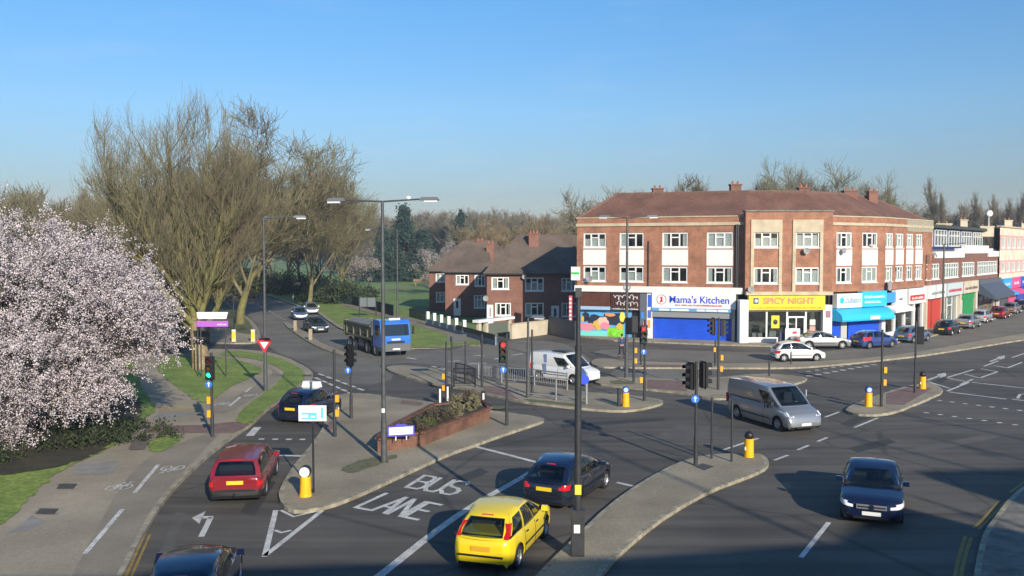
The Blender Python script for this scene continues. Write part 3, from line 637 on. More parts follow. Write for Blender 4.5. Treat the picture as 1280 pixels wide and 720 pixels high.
def shutter(M, u0, u1, z0, z1, m, y=0):
    mb = MB(M); n = int((z1 - z0) / .11)
    for i in range(n):
        a = z0 + (z1 - z0) * i / n; b = z0 + (z1 - z0) * (i + 1) / n
        mb.add([(u0, y, a), (u1, y, a), (u1, y - .025, (a + b) / 2), (u0, y - .025, (a + b) / 2), (u1, y, b), (u0, y, b)], [(0, 1, 2, 3), (3, 2, 4, 5)])
    return mb.build('shutter', m, par)
SHB = flat('shutter_blue', (.015, .09, .62), .45, var=.1, scale=1)
shutter(M, U(817), U(914), .05, 2.1, SHB)
MB(M).bx(U(915), U(919), -.3, .2, 0, 2.95).build('pier', CREAM, par)
mb = MB(M); mb.bx(-.0, L, .3, .5, 0, 4.6); mb.build('shop_inner_wall', DARKI, par)
# -- projecting centre
M, L = frame(C0, C1); M, L, U, wins = seg(C0, C1, [(941, 972), (993, 1023)], 11.5)
for a, b in wins:
    MB(M).bx(a - .28, a, -.1, .0, 4.5, 10.8).build('stone_surround', STONE, par); MB(M).bx(b, b + .28, -.1, .0, 4.5, 10.8).build('stone_surround', STONE, par)
    MB(M).bx(a, b, -.09, .0, 9.7, 10.8).build('stone_surround', STONE, par)
MB(M).bx(-.1, L + .1, -.12, .9, 11.5, 11.62).build('coping', mat('lead_grey', (.19, .18, .16), .8, var=.3, scale=3), par)
MB(M).bx(-.02, .0, 0, .75, 4.4, 11.5).build('return_wall', BRICK, par); MB(M).bx(L, L + .02, 0, .8, 4.4, 11.5).build('return_wall', BRICK, par)
MB(M).bx(U(922.5), U(933), -.55, .3, 0, 3.85).build('pier', PWHITE, par); MB(M).bx(U(1026), U(1037), -.5, .4, 0, 3.4).build('pier', PWHITE, par)
MB(M).bx(U(1029), U(1035), -.53, -.5, 2.3, 2.9).build('poster', flat('poster_h', (.35, .15, .2)), par)
YS = flat('sign_yellow', (.82, .62, .01), .5, var=.05, scale=2)
MB(M).bx(0, L, -.35, .1, 4.25, 4.55).build('fascia_band', STONE, par)
MB(M).bx(U(933.5), U(1028), -.52, -.05, 2.98, 4.2).build('sign_board', YS, par)
text_obj('SPICY NIGHT', M, U(951), U(1015), 3.48, 4.05, flat('letter_rose', (.68, .22, .12)), par, bold=.03, y=-.54)
scrib(M, U(938), U(1024), 3.1, 3.27, flat('letter_ochre', (.6, .22, .03)), par, -.525, 11)
MB(M).bx(U(939), U(945.5), -.535, -.52, 3.5, 4.02).build('emblem', flat('emblem_navy', (.05, .06, .2)), par); MB(M).sph((U(942.5), -.53, 3.75), .17, sc=(1, .2, 1)).build('emblem', flat('emblem_pale', (.5, .55, .7)), par, 60)
fr = MB(M)
for a in (933, 957, 982.5, 1006): fr.bx(U(a) , U(a) + .14, -.02, .1, .6, 2.95)
fr.bx(0.3, U(982), -.05, .12, .0, .55); fr.bx(U(1007), U(1027), -.05, .12, 0, .3); fr.bx(U(933), U(1026) + .2, -.03, .12, 2.8, 2.95); fr.bx(.3, U(1027), -.03, .12, 0, .06); fr.bx(U(983), U(1007), -.02, .1, 2.25, 2.38)
for a in (984, 994.2, 1004.5): fr.bx(U(a), U(a) + .1, -.03, .08, 0, 2.25)
fr.bx(U(984), U(1005), -.03, .08, .02, .2)
fr.build('shopfront_frame', WINW, par)
MB(M).bx(U(933), U(1026), .03, .045, .2, 2.8).build('shop_glass', GLASS, par)
MB(M).bx(U(964), U(974), -.0, .02, 1.35, 2.45).build('poster', YS, par); MB(M).sph((U(969), -.02, 1.9), .2, sc=(1, .1, 1.2)).build('poster_print', BLACK, par)
MB(M).bx(U(1012), U(1019), -.0, .02, 1.6, 2.1).build('poster', flat('poster_mint', (.55, .7, .55)), par); MB(M).bx(U(1012), U(1019), -.0, .02, .5, 1.5).build('poster', flat('poster_pink', (.7, .3, .28)), par)
sh = MB(M); sh.bx(.1, L - .1, 2.5, 2.6, 0, 4.2); sh.bx(.1, L - .1, 0.2, 2.5, -.0, .02)
sh.build('shop_inner_wall', mat('shop_interior', (.07, .075, .06), .9, var=.5, scale=1.5), par)
for k in range(4): MB(M).bx(1 + k * 1.5, 1.9 + k * 1.5, 1.2, 1.9, 0, .8 + .2 * (k % 2)).build('shop_counter', flat('counter_grey', (.25, .26, .25), var=.3), par)
# downpipes
for px in (919.5, 921.5):
    MB(ML).cyl((UL(px), -.15, 0.1), (UL(px), -.15, 10.4), .09, n=8).build('downpipe', BLACK, par)
MB(ML).cyl((UL(810.5), -.12, 4.8), (UL(810.5), -.12, 9.0), .04, n=6).build('downpipe', DARKG, par)
# -- right wing
M, L, U, wins = seg(D_, E_, [(1044, 1063), (1076, 1095)])
for a, b in wins: MB(M).bx(a - .02, b + .02, -.03, .0, 6.78, 8.2).build('spandrel_panel', CREAM if False else PANELW, par)
MB(M).bx(0, L, -.1, .02, 10.35, 10.6).build('cornice', STONE, par); MB(M).bx(-.05, L + .1, -.06, .3, HP, HP + .1).build('coping', STONE, par)
CY = flat('cyan', (.03, .48, .82), .5)
MB(M).bx(U(1040), U(1071), -.5, .0, 3.05, 4.3).build('sign_board', PWHITE, par)
text_obj('cubato', M, U(1050), U(1069.5), 3.45, 4.0, flat('letter_slate', (.25, .38, .48)), par, bold=.02, y=-.52)
MB(M).sph((U(1046), -.51, 3.72), .3, sc=(1, .12, 1)).build('emblem', CY, par, 60)
MB(M).bx(U(1071), U(1102), -.5, .0, 3.05, 4.45).build('sign_board', CY, par)
scrib(M, U(1074), U(1100), 3.85, 4.1, PWHITE, par, -.51, 21); scrib(M, U(1074), U(1095), 3.4, 3.6, PWHITE, par, -.51, 22)
aw = MB(M); a, b = U(1038), U(1103); aw.extr([(0, 3.0), (-.5, 2.95), (-1.15, 2.5), (-1.3, 2.05), (-1.25, 1.9), (0, 1.95)], 'x', a, b); aw.build('awning', CY, par, 30)
MB(M).bx(U(1072), U(1084), -1.34, -1.29, 2.0, 2.3).build('awning_print', PWHITE, par)
shutter(M, U(1040), U(1050), .05, 2.0, SHB); shutter(M, U(1060), U(1098), .05, 2.0, SHB)
MB(M).bx(U(1051), U(1058.5), .0, .08, .05, 2.1).build('shop_door', flat('door_grey', (.45, .46, .46)), par)
MB(M).bx(U(1098.5), U(1103), -.3, .2, 0, 2.6).build('pier', PWHITE, par)
MB(M).bx(0, L, .3, .5, 0, 4.5).build('shop_inner_wall', DARKI, par)
# -- end wing along the side street
M, L, U, wins = seg(E_, F_, [(1105, 1114.5), (1118, 1127.5), (1131, 1139.5), (1142.5, 1151)])
for a, b in wins: MB(M).bx(a - .02, b + .02, -.03, .0, 6.78, 8.2).build('spandrel_panel', STONE if False else PANELW, par)
MB(M).bx(0, L, -.1, .02, 10.35, 10.6).build('cornice', STONE, par); MB(M).bx(-.05, L + .1, -.06, .3, HP, HP + .1).build('coping', STONE, par)
MB(M).bx(U(1131), L + .03, -.06, -.0, 9.95, HP - .02).build('stone_parapet', mat('grey_stone', (.33, .30, .22), .9, var=.15), par)
MB(M).bx(U(1103), U(1115), -.3, .1, 3.3, 4.2).build('sign_board', flat('sign_midblue', (.05, .3, .65)), par)
MB(M).bx(U(1115), U(1129), -.3, .1, 3.0, 4.4).build('sign_board', PWHITE, par); scrib(M, U(1118), U(1124), 3.4, 3.7, flat('letter_grey', (.2, .15, .2)), par, -.31, 31)
aw = MB(M); aw.extr([(0, 3.0), (-.2, 3.0), (-1.1, 2.6), (-1.1, 2.4), (0, 2.6)], 'x', U(1104.5), U(1129)); aw.build('awning', PANELW, par)
MB(M).bx(U(1132), U(1153), -.3, .1, 2.9, 4.4).build('sign_board', PWHITE, par); MB(M).bx(U(1133), U(1151), -.32, -.3, 3.2, 3.75).build('sign_stripe', TR, par); scrib(M, U(1135), U(1149), 3.35, 3.6, PWHITE, par, -.33, 35)
for a, b in ((1104, 1116), (1117, 1128), (1131, 1140), (1142, 1150)):
    MB(M).bx(U(a), U(b), .02, .05, .5, 2.5).build('shop_glass', GLASS, par)
fr = MB(M)
for a in (1103, 1116, 1128.5, 1140.5, 1151): fr.bx(U(a), U(a) + .35, -.1, .12, 0, 2.9)
fr.bx(U(1103), U(1117), -.05, .1, 0, .5); fr.bx(U(1103), U(1152) , -.05, .1, 2.8, 2.95); fr.build('shopfront_frame', WINW, par)
MB(M).bx(.1, L, .8, 1.0, 0, 4.5).build('shop_inner_wall', MATS['shop_interior'], par)
Me, Le = frame(F_, (F_[0] - 6.5, F_[1] + 6)); mb = MB(Me); wall_open(mb, Le, 0, HP, []); mb.build('wall', BRICK, par)
# roof following the bend: front slope, ridge, back slope
fr_ = [(6.0, 84.4), (20.4, 78.9), (28.1, 79.2), (34.0, 82.7), (43.2, 92.6)]
rg = [(10.2, 87.2), (21.8, 83.3), (27.2, 83.6), (31.2, 86.2), (37.0, 92.8)]
bk = [(9.4, 93.5), (23.2, 88.0), (26.2, 88.2), (28.4, 89.8), (36.8, 98.6)]
rv = [(x, y, 10.98) for x, y in fr_] + [(x, y, 13.55) for x, y in rg] + [(x, y, 10.98) for x, y in bk]
rf = [(i, i + 1, 6 + i, 5 + i) for i in range(4)] + [(5 + i, 6 + i, 11 + i, 10 + i) for i in range(4)] + [(0, 5, 10), (4, 14, 9)]
roof = MB().add(rv, rf).build('roof', TILE, par)
m = MB()
for a, b in zip(rg, rg[1:]): m.cyl((*a, 13.57), (*b, 13.57), .13, n=6)
m.cyl((*fr_[0], 11.05), (*rg[0], 13.57), .12, n=6); m.cyl((*fr_[-1], 11.05), (*rg[-1], 13.57), .12, n=6)
m.build('ridge_tiles', mat('ridge', (.17, .10, .075), .9, var=.2), roof)
def chimney(x, y, z, w_=.9, d=.7, h=1.3, pots=2, par_=None, m_=None, rz=0):
    c = MB(); c.box((x, y, z + h / 2 - .5), (w_, d, h + 1), rz); c.box((x, y, z + h + .06), (w_ + .14, d + .14, .13), rz); o = c.build('chimney', m_ or BRICK2, par_)
    for i in range(pots): px = x + (i - (pots - 1) / 2) * w_ / max(1, pots) * 1.0; MB().cyl((px, y, z + h + .1), (px, y, z + h + .42), .12, .1, 10).build('chimney_pot', mat('terracotta', (.33, .14, .08), .8), o)
    return o
for px, y, h, w_ in ((822, 87.5, .75, 1.0), (919, 87, 1.1, 1.0), (1004, 86.5, .75, 1.0), (1062, 88.5, .6, 1.3), (1090, 91.0, .7, .9)):
    chimney(XY(px, y, 13.5), y, 13.3, w_, .8, h, 2, roof)
def dish(par_, M, u, z, r=.32, y=-.35):
    m = MB(M); n = 14
    pts = [(u, y - .02, z)] + [(u + r * math.cos(2 * PI * i / n), y - .10, z + r * math.sin(2 * PI * i / n)) for i in range(n)]
    m.add(pts, [(0, 1 + i, 1 + (i + 1) % n) for i in range(n)]); m.cyl((u, y, z), (u, 0, z - .25), .025, n=5); m.cyl((u, y - .02, z - .1), (u, y - .45, z), .015, n=4)
    return m.build('satellite_dish', mat('dish_grey', (.3, .3, .3), .6), par_)
dish(par, ML, UL(738), 5.5); dish(par, ML, UL(785), 4.75, .35)
M, L = frame(C0, C1); dish(par, M, .4, 4.75, .3); dish(par, M, 5.2, 8.1, .28)
M, L = frame(D_, E_); dish(par, M, 1.1, 8.1, .28); M, L = frame(E_, F_); dish(par, M, .4, 4.9, .5)
# projecting signs at the parade's left corner
sg = tag(MB(ML).bx(UL(717.5), UL(728), -.95, -.75, 5.35, 6.6).build('hanging_sign', PWHITE, par))
MB(ML).bx(UL(718), UL(727.6), -.96, -.955, 5.9, 6.1).build('sign_stripe', flat('pharmacy_green', (.02, .6, .12)), par)
o = MB(ML).bx(UL(714.8), UL(718.3), -.9, -.75, 1.0, 3.9).build('banner_sign', flat('rose_red', (.65, .12, .16)), par)
mb = MB(ML)
for k in range(7): mb.bx(UL(715.4), UL(717.8), -.92, -.9, 1.2 + k * .38, 1.42 + k * .38)
mb.build('lettering', PWHITE, par)

# ------------------------------------------------------------------ second parade (attic storey, stepped white parapet)
P0, P1 = (43.9, 93.2), (64.2, 118.4)
b2 = thing('flat_roofed_parade', 'brown brick parade with stepped white parapet and glazed attic storey', 'building')
M, L = frame(P0, P1)
def U2(px, off=0):
    k = (px - 640) / FPX; dx, dy = (P1[0] - P0[0]), (P1[1] - P0[1]); return (k * (P0[1] + .25) - P0[0]) / (dx - k * dy) * L
wg = [(1156.5, 1173), (1179, 1197), (1201, 1217), (1220, 1250)]
ops = [(U2(a), min(U2(b), L - .3), 5.1, 6.75) for a, b in wg]
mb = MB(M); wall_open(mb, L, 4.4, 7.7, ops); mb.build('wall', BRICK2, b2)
MB(M).bx(.1, L - .1, .7, .8, 4.4, 7.6).build('room_back', DARKI, b2)
for a, b, c, d in ops: window(b2, M, a, b, c, d, max(3, int((b - a) / 1.0)), 2, curtain=.5, bar=.12)
pr = MB(M)
for a, b, z0, z1 in ((0, L * .30, 7.3, 8.0), (L * .30, L * .40, 7.3, 8.35), (L * .40, L * .80, 7.75, 8.7), (L * .80, L * .88, 7.3, 8.35), (L * .88, L, 7.3, 8.0)): pr.bx(a, b, -.12, .25, z0, z1)
pr.build('parapet', PANELW, b2); MB(M).bx(0, L, .25, .5, 7.4, 8.2).build('parapet_back', mat('slate', (.09, .10, .12), .7, var=.2), b2)
sl_ = MB(M); sl_.bx(0.1, L * .97, 1.6, 6, 7.4, 10.6); sl_.build('attic', flat('attic_blue', (.03, .04, .13)), b2)
for i in range(5):
    a = .2 + i * L * .96 / 5; b = a + L * .96 / 5 - .9
    window(b2, M @ Matrix.Translation((0, 1.5, 0)), a, b, 8.55, 10.45, 4, 2, depth=.05, curtain=.5, sill=False, bar=.12)
MB(M).bx(-.2, L, 1.0, 7, 10.6, 10.95).build('roof', mat('roof_dark', (.05, .06, .06), .8), b2)
# shops
sp = [(1155, 1176, 'r', PWHITE), (1177, 1197, 'g', flat('sign_pale', (.5, .58, .6))), (1198, 1217, 'v', CREAM), (1218, 1250, 'd', flat('sign_charcoal', (.10, .11, .14)))]
for k, (a, b, t, sm) in enumerate(sp):
    a, b = U2(a), min(U2(b), L - .1)
    MB(M).bx(a + .1, b - .1, -.5, .2, 3.2, 4.55).build('sign_board', sm, b2)
    scrib(M, a + .7, b - .7, 3.6, 3.95, [flat('letter_dimgreen', (.2, .3, .2)), TR, flat('letter_dark', (.1, .1, .08)), YS][k], b2, -.52, 40 + k)
    for x in (a, b): MB(M).bx(x - .18, x + .18, -.25, .3, 0, 3.3).build('pier', CREAM if k != 3 else PANELW, b2)
    if t == 'r': MB(M).bx(a + .2, b - .2, 0, .1, 0, 3.2).build('shutter', flat('shutter_red', (.5, .05, .03), .5), b2)
    elif t == 'g':
        window(b2, M, a + .2, b - .2, .1, 3.1, 3, True, name='shop_window', curtain=.9)
    elif t == 'v': MB(M).bx(a + .2, b - .2, -.1, .1, 2.5, 3.1).build('shutter_box', flat('shop_green', (.02, .26, .08)), b2); MB(M).bx(a + 2.2, b - .3, 0, .1, 0, 2.5).build('shop_door', MATS['shop_green'], b2); window(b2, M, a + .3, a + 2, .2, 2.4, 1, False, name='shop_window')
    else:
        q = MB(M); q.extr([(-.3, 4.0), (-.5, 4.0), (-2.1, 2.6), (-2.1, 2.2), (-.3, 2.9)], 'x', a + .2, b - .2); q.build('awning', flat('awning_grey', (.07, .085, .12)), b2)
        window(b2, M, a + .3, b - .3, .1, 2.6, 5, True, name='shop_window', fm=flat('shop_rust', (.4, .14, .07)))
MB(M).bx(0.05, L - .05, 1.5, 1.6, 0, 4.4).build('shop_inner_wall', DARKI, b2)
ev = Matrix.Translation((P1[0], P1[1], 0)); mb = MB(); d_ = Vector((P1[0] - P0[0], P1[1] - P0[1])).normalized()
mb.prism([P0, (P0[0] - 6, P0[1] + 5), (P1[0] - 6, P1[1] + 6), (P1[0] - .05, P1[1] + .05)], 7.3, 7.4); mb.build('flat_roof', DARKG, b2)
for px, y, h in ((1178, 106, .25), (1203, 112, .9), (1232, 118, .25)):
    chimney(XY(px, y, 11), y, 10.9, 1.8 if h < .5 else .9, .8, h, 2, b2, CREAM)
m = MB(); x = XY(1213, 111); m.sph((x, 107, 12.5), .38, sc=(1, .3, 1)); m.cyl((x, 107.2, 11), (x, 107.2, 12.5), .05); m.build('satellite_dish', PWHITE, b2, 60)
# ------------------------------------------------------------------ third, pale parade
Q0, Q1 = (64.6, 118.8), (108, 172)
b3 = thing('pale_parade', 'pale cream and pink rendered parade at the far right', 'building')
M, L = frame(Q0, Q1)
cr = mat('pale_cream', (.68, .60, .47), .9, var=.15, scale=.8)
ops = [(1 + i * 3.6, 3.6 + i * 3.6, 8.4, 9.9) for i in range(17)] + [(1 + i * 3.6, 3.6 + i * 3.6, 5.2, 6.5) for i in range(17)]
mb = MB(M); wall_open(mb, L, 4.2, 11.2, ops); mb.build('wall', cr, b3)
MB(M).bx(.1, L, .8, .9, 0, 11).build('room_back', DARKI, b3)
for a, b, c, d in ops[:8] + ops[17:25]: window(b3, M, a, b, c, d, 3, False, curtain=.5)
for z0, z1 in ((8.3, 10.0), (5.1, 6.6)):
    m = MB(M @ Matrix.Translation((0, -.03, 0))); wall_open(m, L, z0 - .15, z1 + .15, [q for q in ops if z0 < q[2] < z1], rev=.02)
    m.build('pink_band', mat('pale_pink', (.60, .36, .32), .9, var=.15), b3)
MB(M).bx(0, L, -.2, .4, 11.2, 11.4).build('coping', STONE, b3)
mb = MB(M); mb.bx(0, L, .9, 8, 10.9, 11.1); mb.build('flat_roof', DARKG, b3)
for k, c in enumerate(((.04, .35, .72), (.75, .08, .25), (.04, .09, .5), (.7, .65, .6), (.6, .05, .05), (.1, .1, .12), (.7, .5, .1))):
    m_ = flat('far_sign_%s' % 'abcdefg'[k], c); MB(M).bx(.3 + k * 6, 6 + k * 6, -.5, .1, 2.9, 4.3).build('sign_board', m_, b3); scrib(M, 1.5 + k * 6, 4.8 + k * 6, 3.4, 3.8, PWHITE, b3, -.51, 60 + k)
    if k in (0, 1): q = MB(M); q.extr([(0, 2.9), (-1.4, 2.4), (-1.4, 2.1), (0, 2.3)], 'x', .4 + k * 6, 5.9 + k * 6); q.build('awning', m_, b3)
    MB(M).bx(.5 + k * 6, 5.8 + k * 6, 0, .1, 0.0, 2.85).build('shutter', [flat('far_glass', (.08, .1, .12), .2), flat('far_pink', (.6, .08, .2)), flat('far_navy', (.03, .07, .4))][k % 3], b3)
chimney(XY(1258, 126, 11), 126, 11.0, 1.1, 1, 1.2, 2, b3, CREAM); chimney(XY(1279, 135, 11), 135, 11.0, 1.1, 1, 1.0, 2, b3, CREAM)

# ------------------------------------------------------------------ houses on the left of the parade
def hip_roof(mb, x0, x1, y0, y1, ze, zr, h0, h1, ov=.45):
    x0 -= ov; x1 += ov; y0 -= ov; y1 += ov; ym = (y0 + y1) / 2
    vs = [(x0, y0, ze), (x1, y0, ze), (x1, y1, ze), (x0, y1, ze), (x0 + h0, ym, zr), (x1 - h1, ym, zr)]
    mb.add(vs, [(0, 1, 5, 4), (2, 3, 4, 5), (1, 2, 5), (3, 0, 4), (0, 3, 2, 1)])
def house(label, x0, x1, y0, y1, ze, zr, h0, h1, wins, doors, name='brick_house', grp=None):
    h = thing(name, label, 'house', group=grp)
    Mf, L = frame((x0, y0), (x1, y0)); ops = [tuple(w_[:4]) for w_ in wins] + [tuple(d) for d in doors]
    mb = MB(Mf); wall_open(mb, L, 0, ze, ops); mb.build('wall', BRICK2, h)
    m = MB(); m.add([(x0, y0, 0), (x0, y1, 0), (x1, y1, 0), (x1, y0, 0), (x0, y0, ze), (x0, y1, ze), (x1, y1, ze), (x1, y0, ze)], [(0, 1, 5, 4), (1, 2, 6, 5), (2, 3, 7, 6)]); m.build('side_wall', BRICK2, h)
    MB(Mf).bx(.1, L - .1, .7, .8, 0, ze - .1).build('room_back', DARKI, h)
    for w_ in wins: window(h, Mf, *w_[:4], w_[4] if len(w_) > 4 else 3)
    for a, b, c, d in doors:
        o = MB(Mf).bx(a, b, .05, .1, c, d).build('door', WINW, h); MB(IM).bx(a + .3, b - .3, .03, .05, c + .9, d - .3).build('pane', CGLASS, o)
    m = MB(); hip_roof(m, x0, x1, y0, y1, ze, zr, h0, h1); r = m.build('roof', TILE2, h)
    MB(Mf).bx(-.45, L + .45, -.52, -.4, ze - .12, ze + .02).build('gutter', BLACK, h)
    return h, r, Mf
hr, rr, Mr = house('brown brick semi with a tall chimney, half shaded beside the parade', -2.7, 9.5, 96, 107, 5.65, 9.9, 3.8, 2.8,
    [(.5, 2.4, 3.95, 5.25), (4.1, 6.1, 3.75, 5.2), (8.0, 9.6, 3.75, 5.15), (.9, 2.6, 1.1, 2.5), (4.1, 6.1, 1.1, 2.5), (8.0, 9.7, 1.0, 2.5)], [(6.9, 7.75, .1, 2.2), (0, .7, .1, 2.3)])
chimney(XY(667, 100, 8), 100, 8.6, 1.1, .9, 1.3, 3, rr); 
dish(hr, Mr, 4.0, 5.3, .25); dish(hr, Mr, -.1, 3.0, .3)
hm, rm, Mm = house('set back brick house between the two hipped roofs', -8.2, -2.9, 110, 119, 5.45, 8.4, 3.5, .5,
    [(1.3, 2.9, 3.9, 5.1), (3.6, 4.9, 3.7, 5.1), (3.5, 4.9, 1.0, 2.6)], [(1.0, 1.9, .1, 2.2)])
chimney(XY(613, 114, 8), 114, 7.2, 1.0, .8, 1.7, 2, rm)
hl, rl, Ml = house('farthest brick house, at the left end of the row above the park', -11.2, 1.5, 121, 131, 5.3, 9.5, 4.8, 4.5,
    [(.9, 2.6, 3.8, 5.0), (.9, 2.6, 1.1, 2.5)], [(3.2, 4.1, .1, 2.2)])
chimney(XY(600, 126, 8), 126, 8.4, 1.1, .8, 1.0, 2, rl)
# garden walls, posts
gw = thing('garden_wall', 'low slate blue garden wall with white posts before the houses', 'wall')
pa, pb = G(532, 407), G(619, 432)
m = MB(); M, L = frame(pa, pb); m = MB(M); m.bx(0, L, 0, .2, 0, .75); m.build('wall', flat('wall_blue', (.22, .27, .33), var=.15, scale=2), gw)
for i in range(6):
    u = L * (.02 + i * .115); MB(M).box((u, .1, .95), (.45, .3, 1.2)).build('post', PWHITE, gw)
MB(M).bx(L * .5, L, -.05, .0, .5, .95).build('rail', DARKG, gw)
gp = thing('entrance_wall', 'cream gateway wall with a white flat cap beside the garden wall', 'wall')
p0, p1 = G(597, 424), G(640, 418); M, L = frame(p0, p1); m = MB(M)
for u in (.2, 1.3, L - .5): m.bx(u, u + .4, 0, .3, 0, 1.5)
m.build('pier', CREAM, gp); MB(M).bx(-.1, L + .2, -.2, .5, 1.5, 1.75).build('cap', PWHITE, gp); MB(M).bx(1.6, L - .5, .1, .2, 0, 1.3).build('panel', flat('panel_green', (.13, .15, .12)), gp)
cw = thing('rendered_wall', 'cream rendered garden wall in front of the shaded house', 'wall'); M, L = frame(G(640, 424), G(685, 418)); MB(M).bx(0, L, 0, .25, 0, 1.35).build('wall', CREAM, cw); MB(M).bx(-.05, L + .05, -.05, .3, 1.35, 1.42).build('coping', STONE, cw)
gf = thing('board_fence', 'dark board fence in the shade between cream wall and parade', 'fence'); M, L = frame(G(686, 418), G(719, 425.5)); 
m = MB(M)
for i in range(22): m.bx(L * i / 22 + .01, L * (i + 1) / 22 - .01, 0, .04, 0, 1.75)
m.build('boards', flat('fence_slate', (.07, .08, .10), var=.2), gf)
for i in range(4): MB(M).bx(L * i / 3 - .05, L * i / 3 + .05, .05, .15, 0, 1.8).build('post', DARKG, gf)
# park fence
def railfence(p, q, h, label, n, name='railing', m_=None, cat='railing', r=.02, bar_r=.012, grp=None):
    M, L = frame(p, q); t = thing(name, label, cat, group=grp); np_ = max(2, int(L / 2.5) + 1)
    for i in range(np_): MB(M).box((L * i / (np_ - 1), 0, h / 2), (.07, .07, h)).build('post', m_ or BLACK, t)
    m = MB(M); m.bx(0, L, -.02, .02, h - .12, h - .06); m.bx(0, L, -.02, .02, .15, .2)
    k = int(L / n)
    for i in range(k): m.box((L * (i + .5) / k, 0, h / 2), (bar_r * 2, bar_r * 2, h - .1))
    m.build('bars', m_ or BLACK, t); return t
FG = mat('fence_green', (.012, .035, .022), .6)
fp = [G(403, 376.5), G(441, 382), G(478, 392), G(492, 396)]
fl = ['first run of dark green park railing, by the big tree', 'middle run of dark green park railing, behind the twin sign backs', 'short end run of dark green park railing at the park gate']
for (a, b), lb in zip(zip(fp, fp[1:]), fl): railfence(a, b, 1.5, lb, .16, 'park_railing', FG, 'railing', bar_r=.02, grp='park railings beside the footpath')
railfence(G(512, 397), G(535, 403), 1.2, 'green mesh fence between the park gate and first white post', .12, 'mesh_fence', FG, 'fence')
# ------------------------------------------------------------------ trees
def mesh_np(name, V, F, m, parent=None, smooth=False):
    me = bpy.data.meshes.new(name); V = np.asarray(V, dtype=np.float32); F = np.asarray(F, dtype=np.int32)
    me.vertices.add(len(V)); me.vertices.foreach_set('co', V.ravel())
    k = F.shape[1]; me.loops.add(F.size); me.loops.foreach_set('vertex_index', F.ravel()); me.polygons.add(len(F))
    me.polygons.foreach_set('loop_start', np.arange(0, F.size, k, dtype=np.int32)); me.update(calc_edges=True); me.validate()
    if smooth: me.polygons.foreach_set('use_smooth', [True] * len(F))
    me.materials.append(m); o = bpy.data.objects.new(name, me); COL.objects.link(o)
    if parent is not None: o.parent = parent
    return o
def tubes_np(segs):
    """segs: list of (p0, p1, r0, r1, sides) -> arrays"""
    out_v, out_f, off = [], [], 0
    by = {}
    for s in segs: by.setdefault(s[4], []).append(s)
    for n, ss in by.items():
        P0 = np.array([s[0] for s in ss]); P1 = np.array([s[1] for s in ss]); R0 = np.array([s[2] for s in ss]); R1 = np.array([s[3] for s in ss])
        D = P1 - P0; D /= np.linalg.norm(D, axis=1, keepdims=True) + 1e-9
        A = np.where(np.abs(D[:, 2:3]) > .9, [[1., 0, 0]], [[0., 0, 1.]]); Uv = np.cross(D, A); Uv /= np.linalg.norm(Uv, axis=1, keepdims=True) + 1e-9; Wv = np.cross(D, Uv)
        t = 2 * np.pi * np.arange(n) / n; c, s_ = np.cos(t), np.sin(t)
        ring = Uv[:, None, :] * c[None, :, None] + Wv[:, None, :] * s_[None, :, None]
        V = np.concatenate([P0[:, None] + ring * R0[:, None, None], P1[:, None] + ring * R1[:, None, None]], axis=1).reshape(-1, 3)
        i = np.arange(n); j = (i + 1) % n; base = np.stack([i, j, n + j, n + i], 1)
        F = (base[None] + (np.arange(len(ss)) * 2 * n)[:, None, None]).reshape(-1, 4) + off
        out_v.append(V); out_f.append(F); off += len(V)
    return np.concatenate(out_v), np.concatenate(out_f)
def grow(seed, levels, trunk_h, trunk_r, wob=.12, lean=(0, 0), upk=.15):
    """levels: list of (children, length, spread_deg, start_frac, radius_factor, segments)"""
    r = random.Random(seed); segs = []; tips = []
    def branch(p, d, ln, rad, lv):
        ns = levels[lv - 1][5] if lv else 4
        pts = [p.copy()]; dd = d.copy()
        for i in range(ns):
            dd = (dd + Vector((r.gauss(0, wob), r.gauss(0, wob), r.gauss(0, wob) + (upk if lv else 0)))).normalized()
            pts.append(pts[-1] + dd * ln / ns)
        for i in range(ns):
            k0, k1 = i / ns, (i + 1) / ns; taper = .55 if lv == 0 else .75
            segs.append((tuple(pts[i]), tuple(pts[i + 1]), rad * (1 - taper * k0), rad * (1 - taper * k1), 8 if lv == 0 else 5 if lv == 1 else 3))
        if lv >= len(levels): tips.append((pts[-1], dd)); return
        nc, cl, spr, st, rf, _ = levels[lv]
        for c in range(nc):
            k = st + (1 - st) * (c + r.random()) / nc; f = k * ns; i = min(ns - 1, int(f)); q = pts[i].lerp(pts[i + 1], f - i)
            ax = (pts[i + 1] - pts[i]).normalized(); az = r.uniform(0, 2 * PI) if lv else 2 * PI * c * .382 + r.uniform(-.3, .3)
            a = math.radians(spr * r.uniform(.55, 1.25)); u = ax.orthogonal().normalized(); v_ = ax.cross(u)
            nd = ax * math.cos(a) + (u * math.cos(az) + v_ * math.sin(az)) * math.sin(a)
            branch(q, nd.normalized(), ln * cl * r.uniform(.7, 1.2) * (1.1 - .35 * k), rad * rf * (1 - .45 * k), lv + 1)
    branch(Vector((0, 0, 0)), Vector((lean[0], lean[1], 1)).normalized(), trunk_h, trunk_r, 0)
    return segs, tips
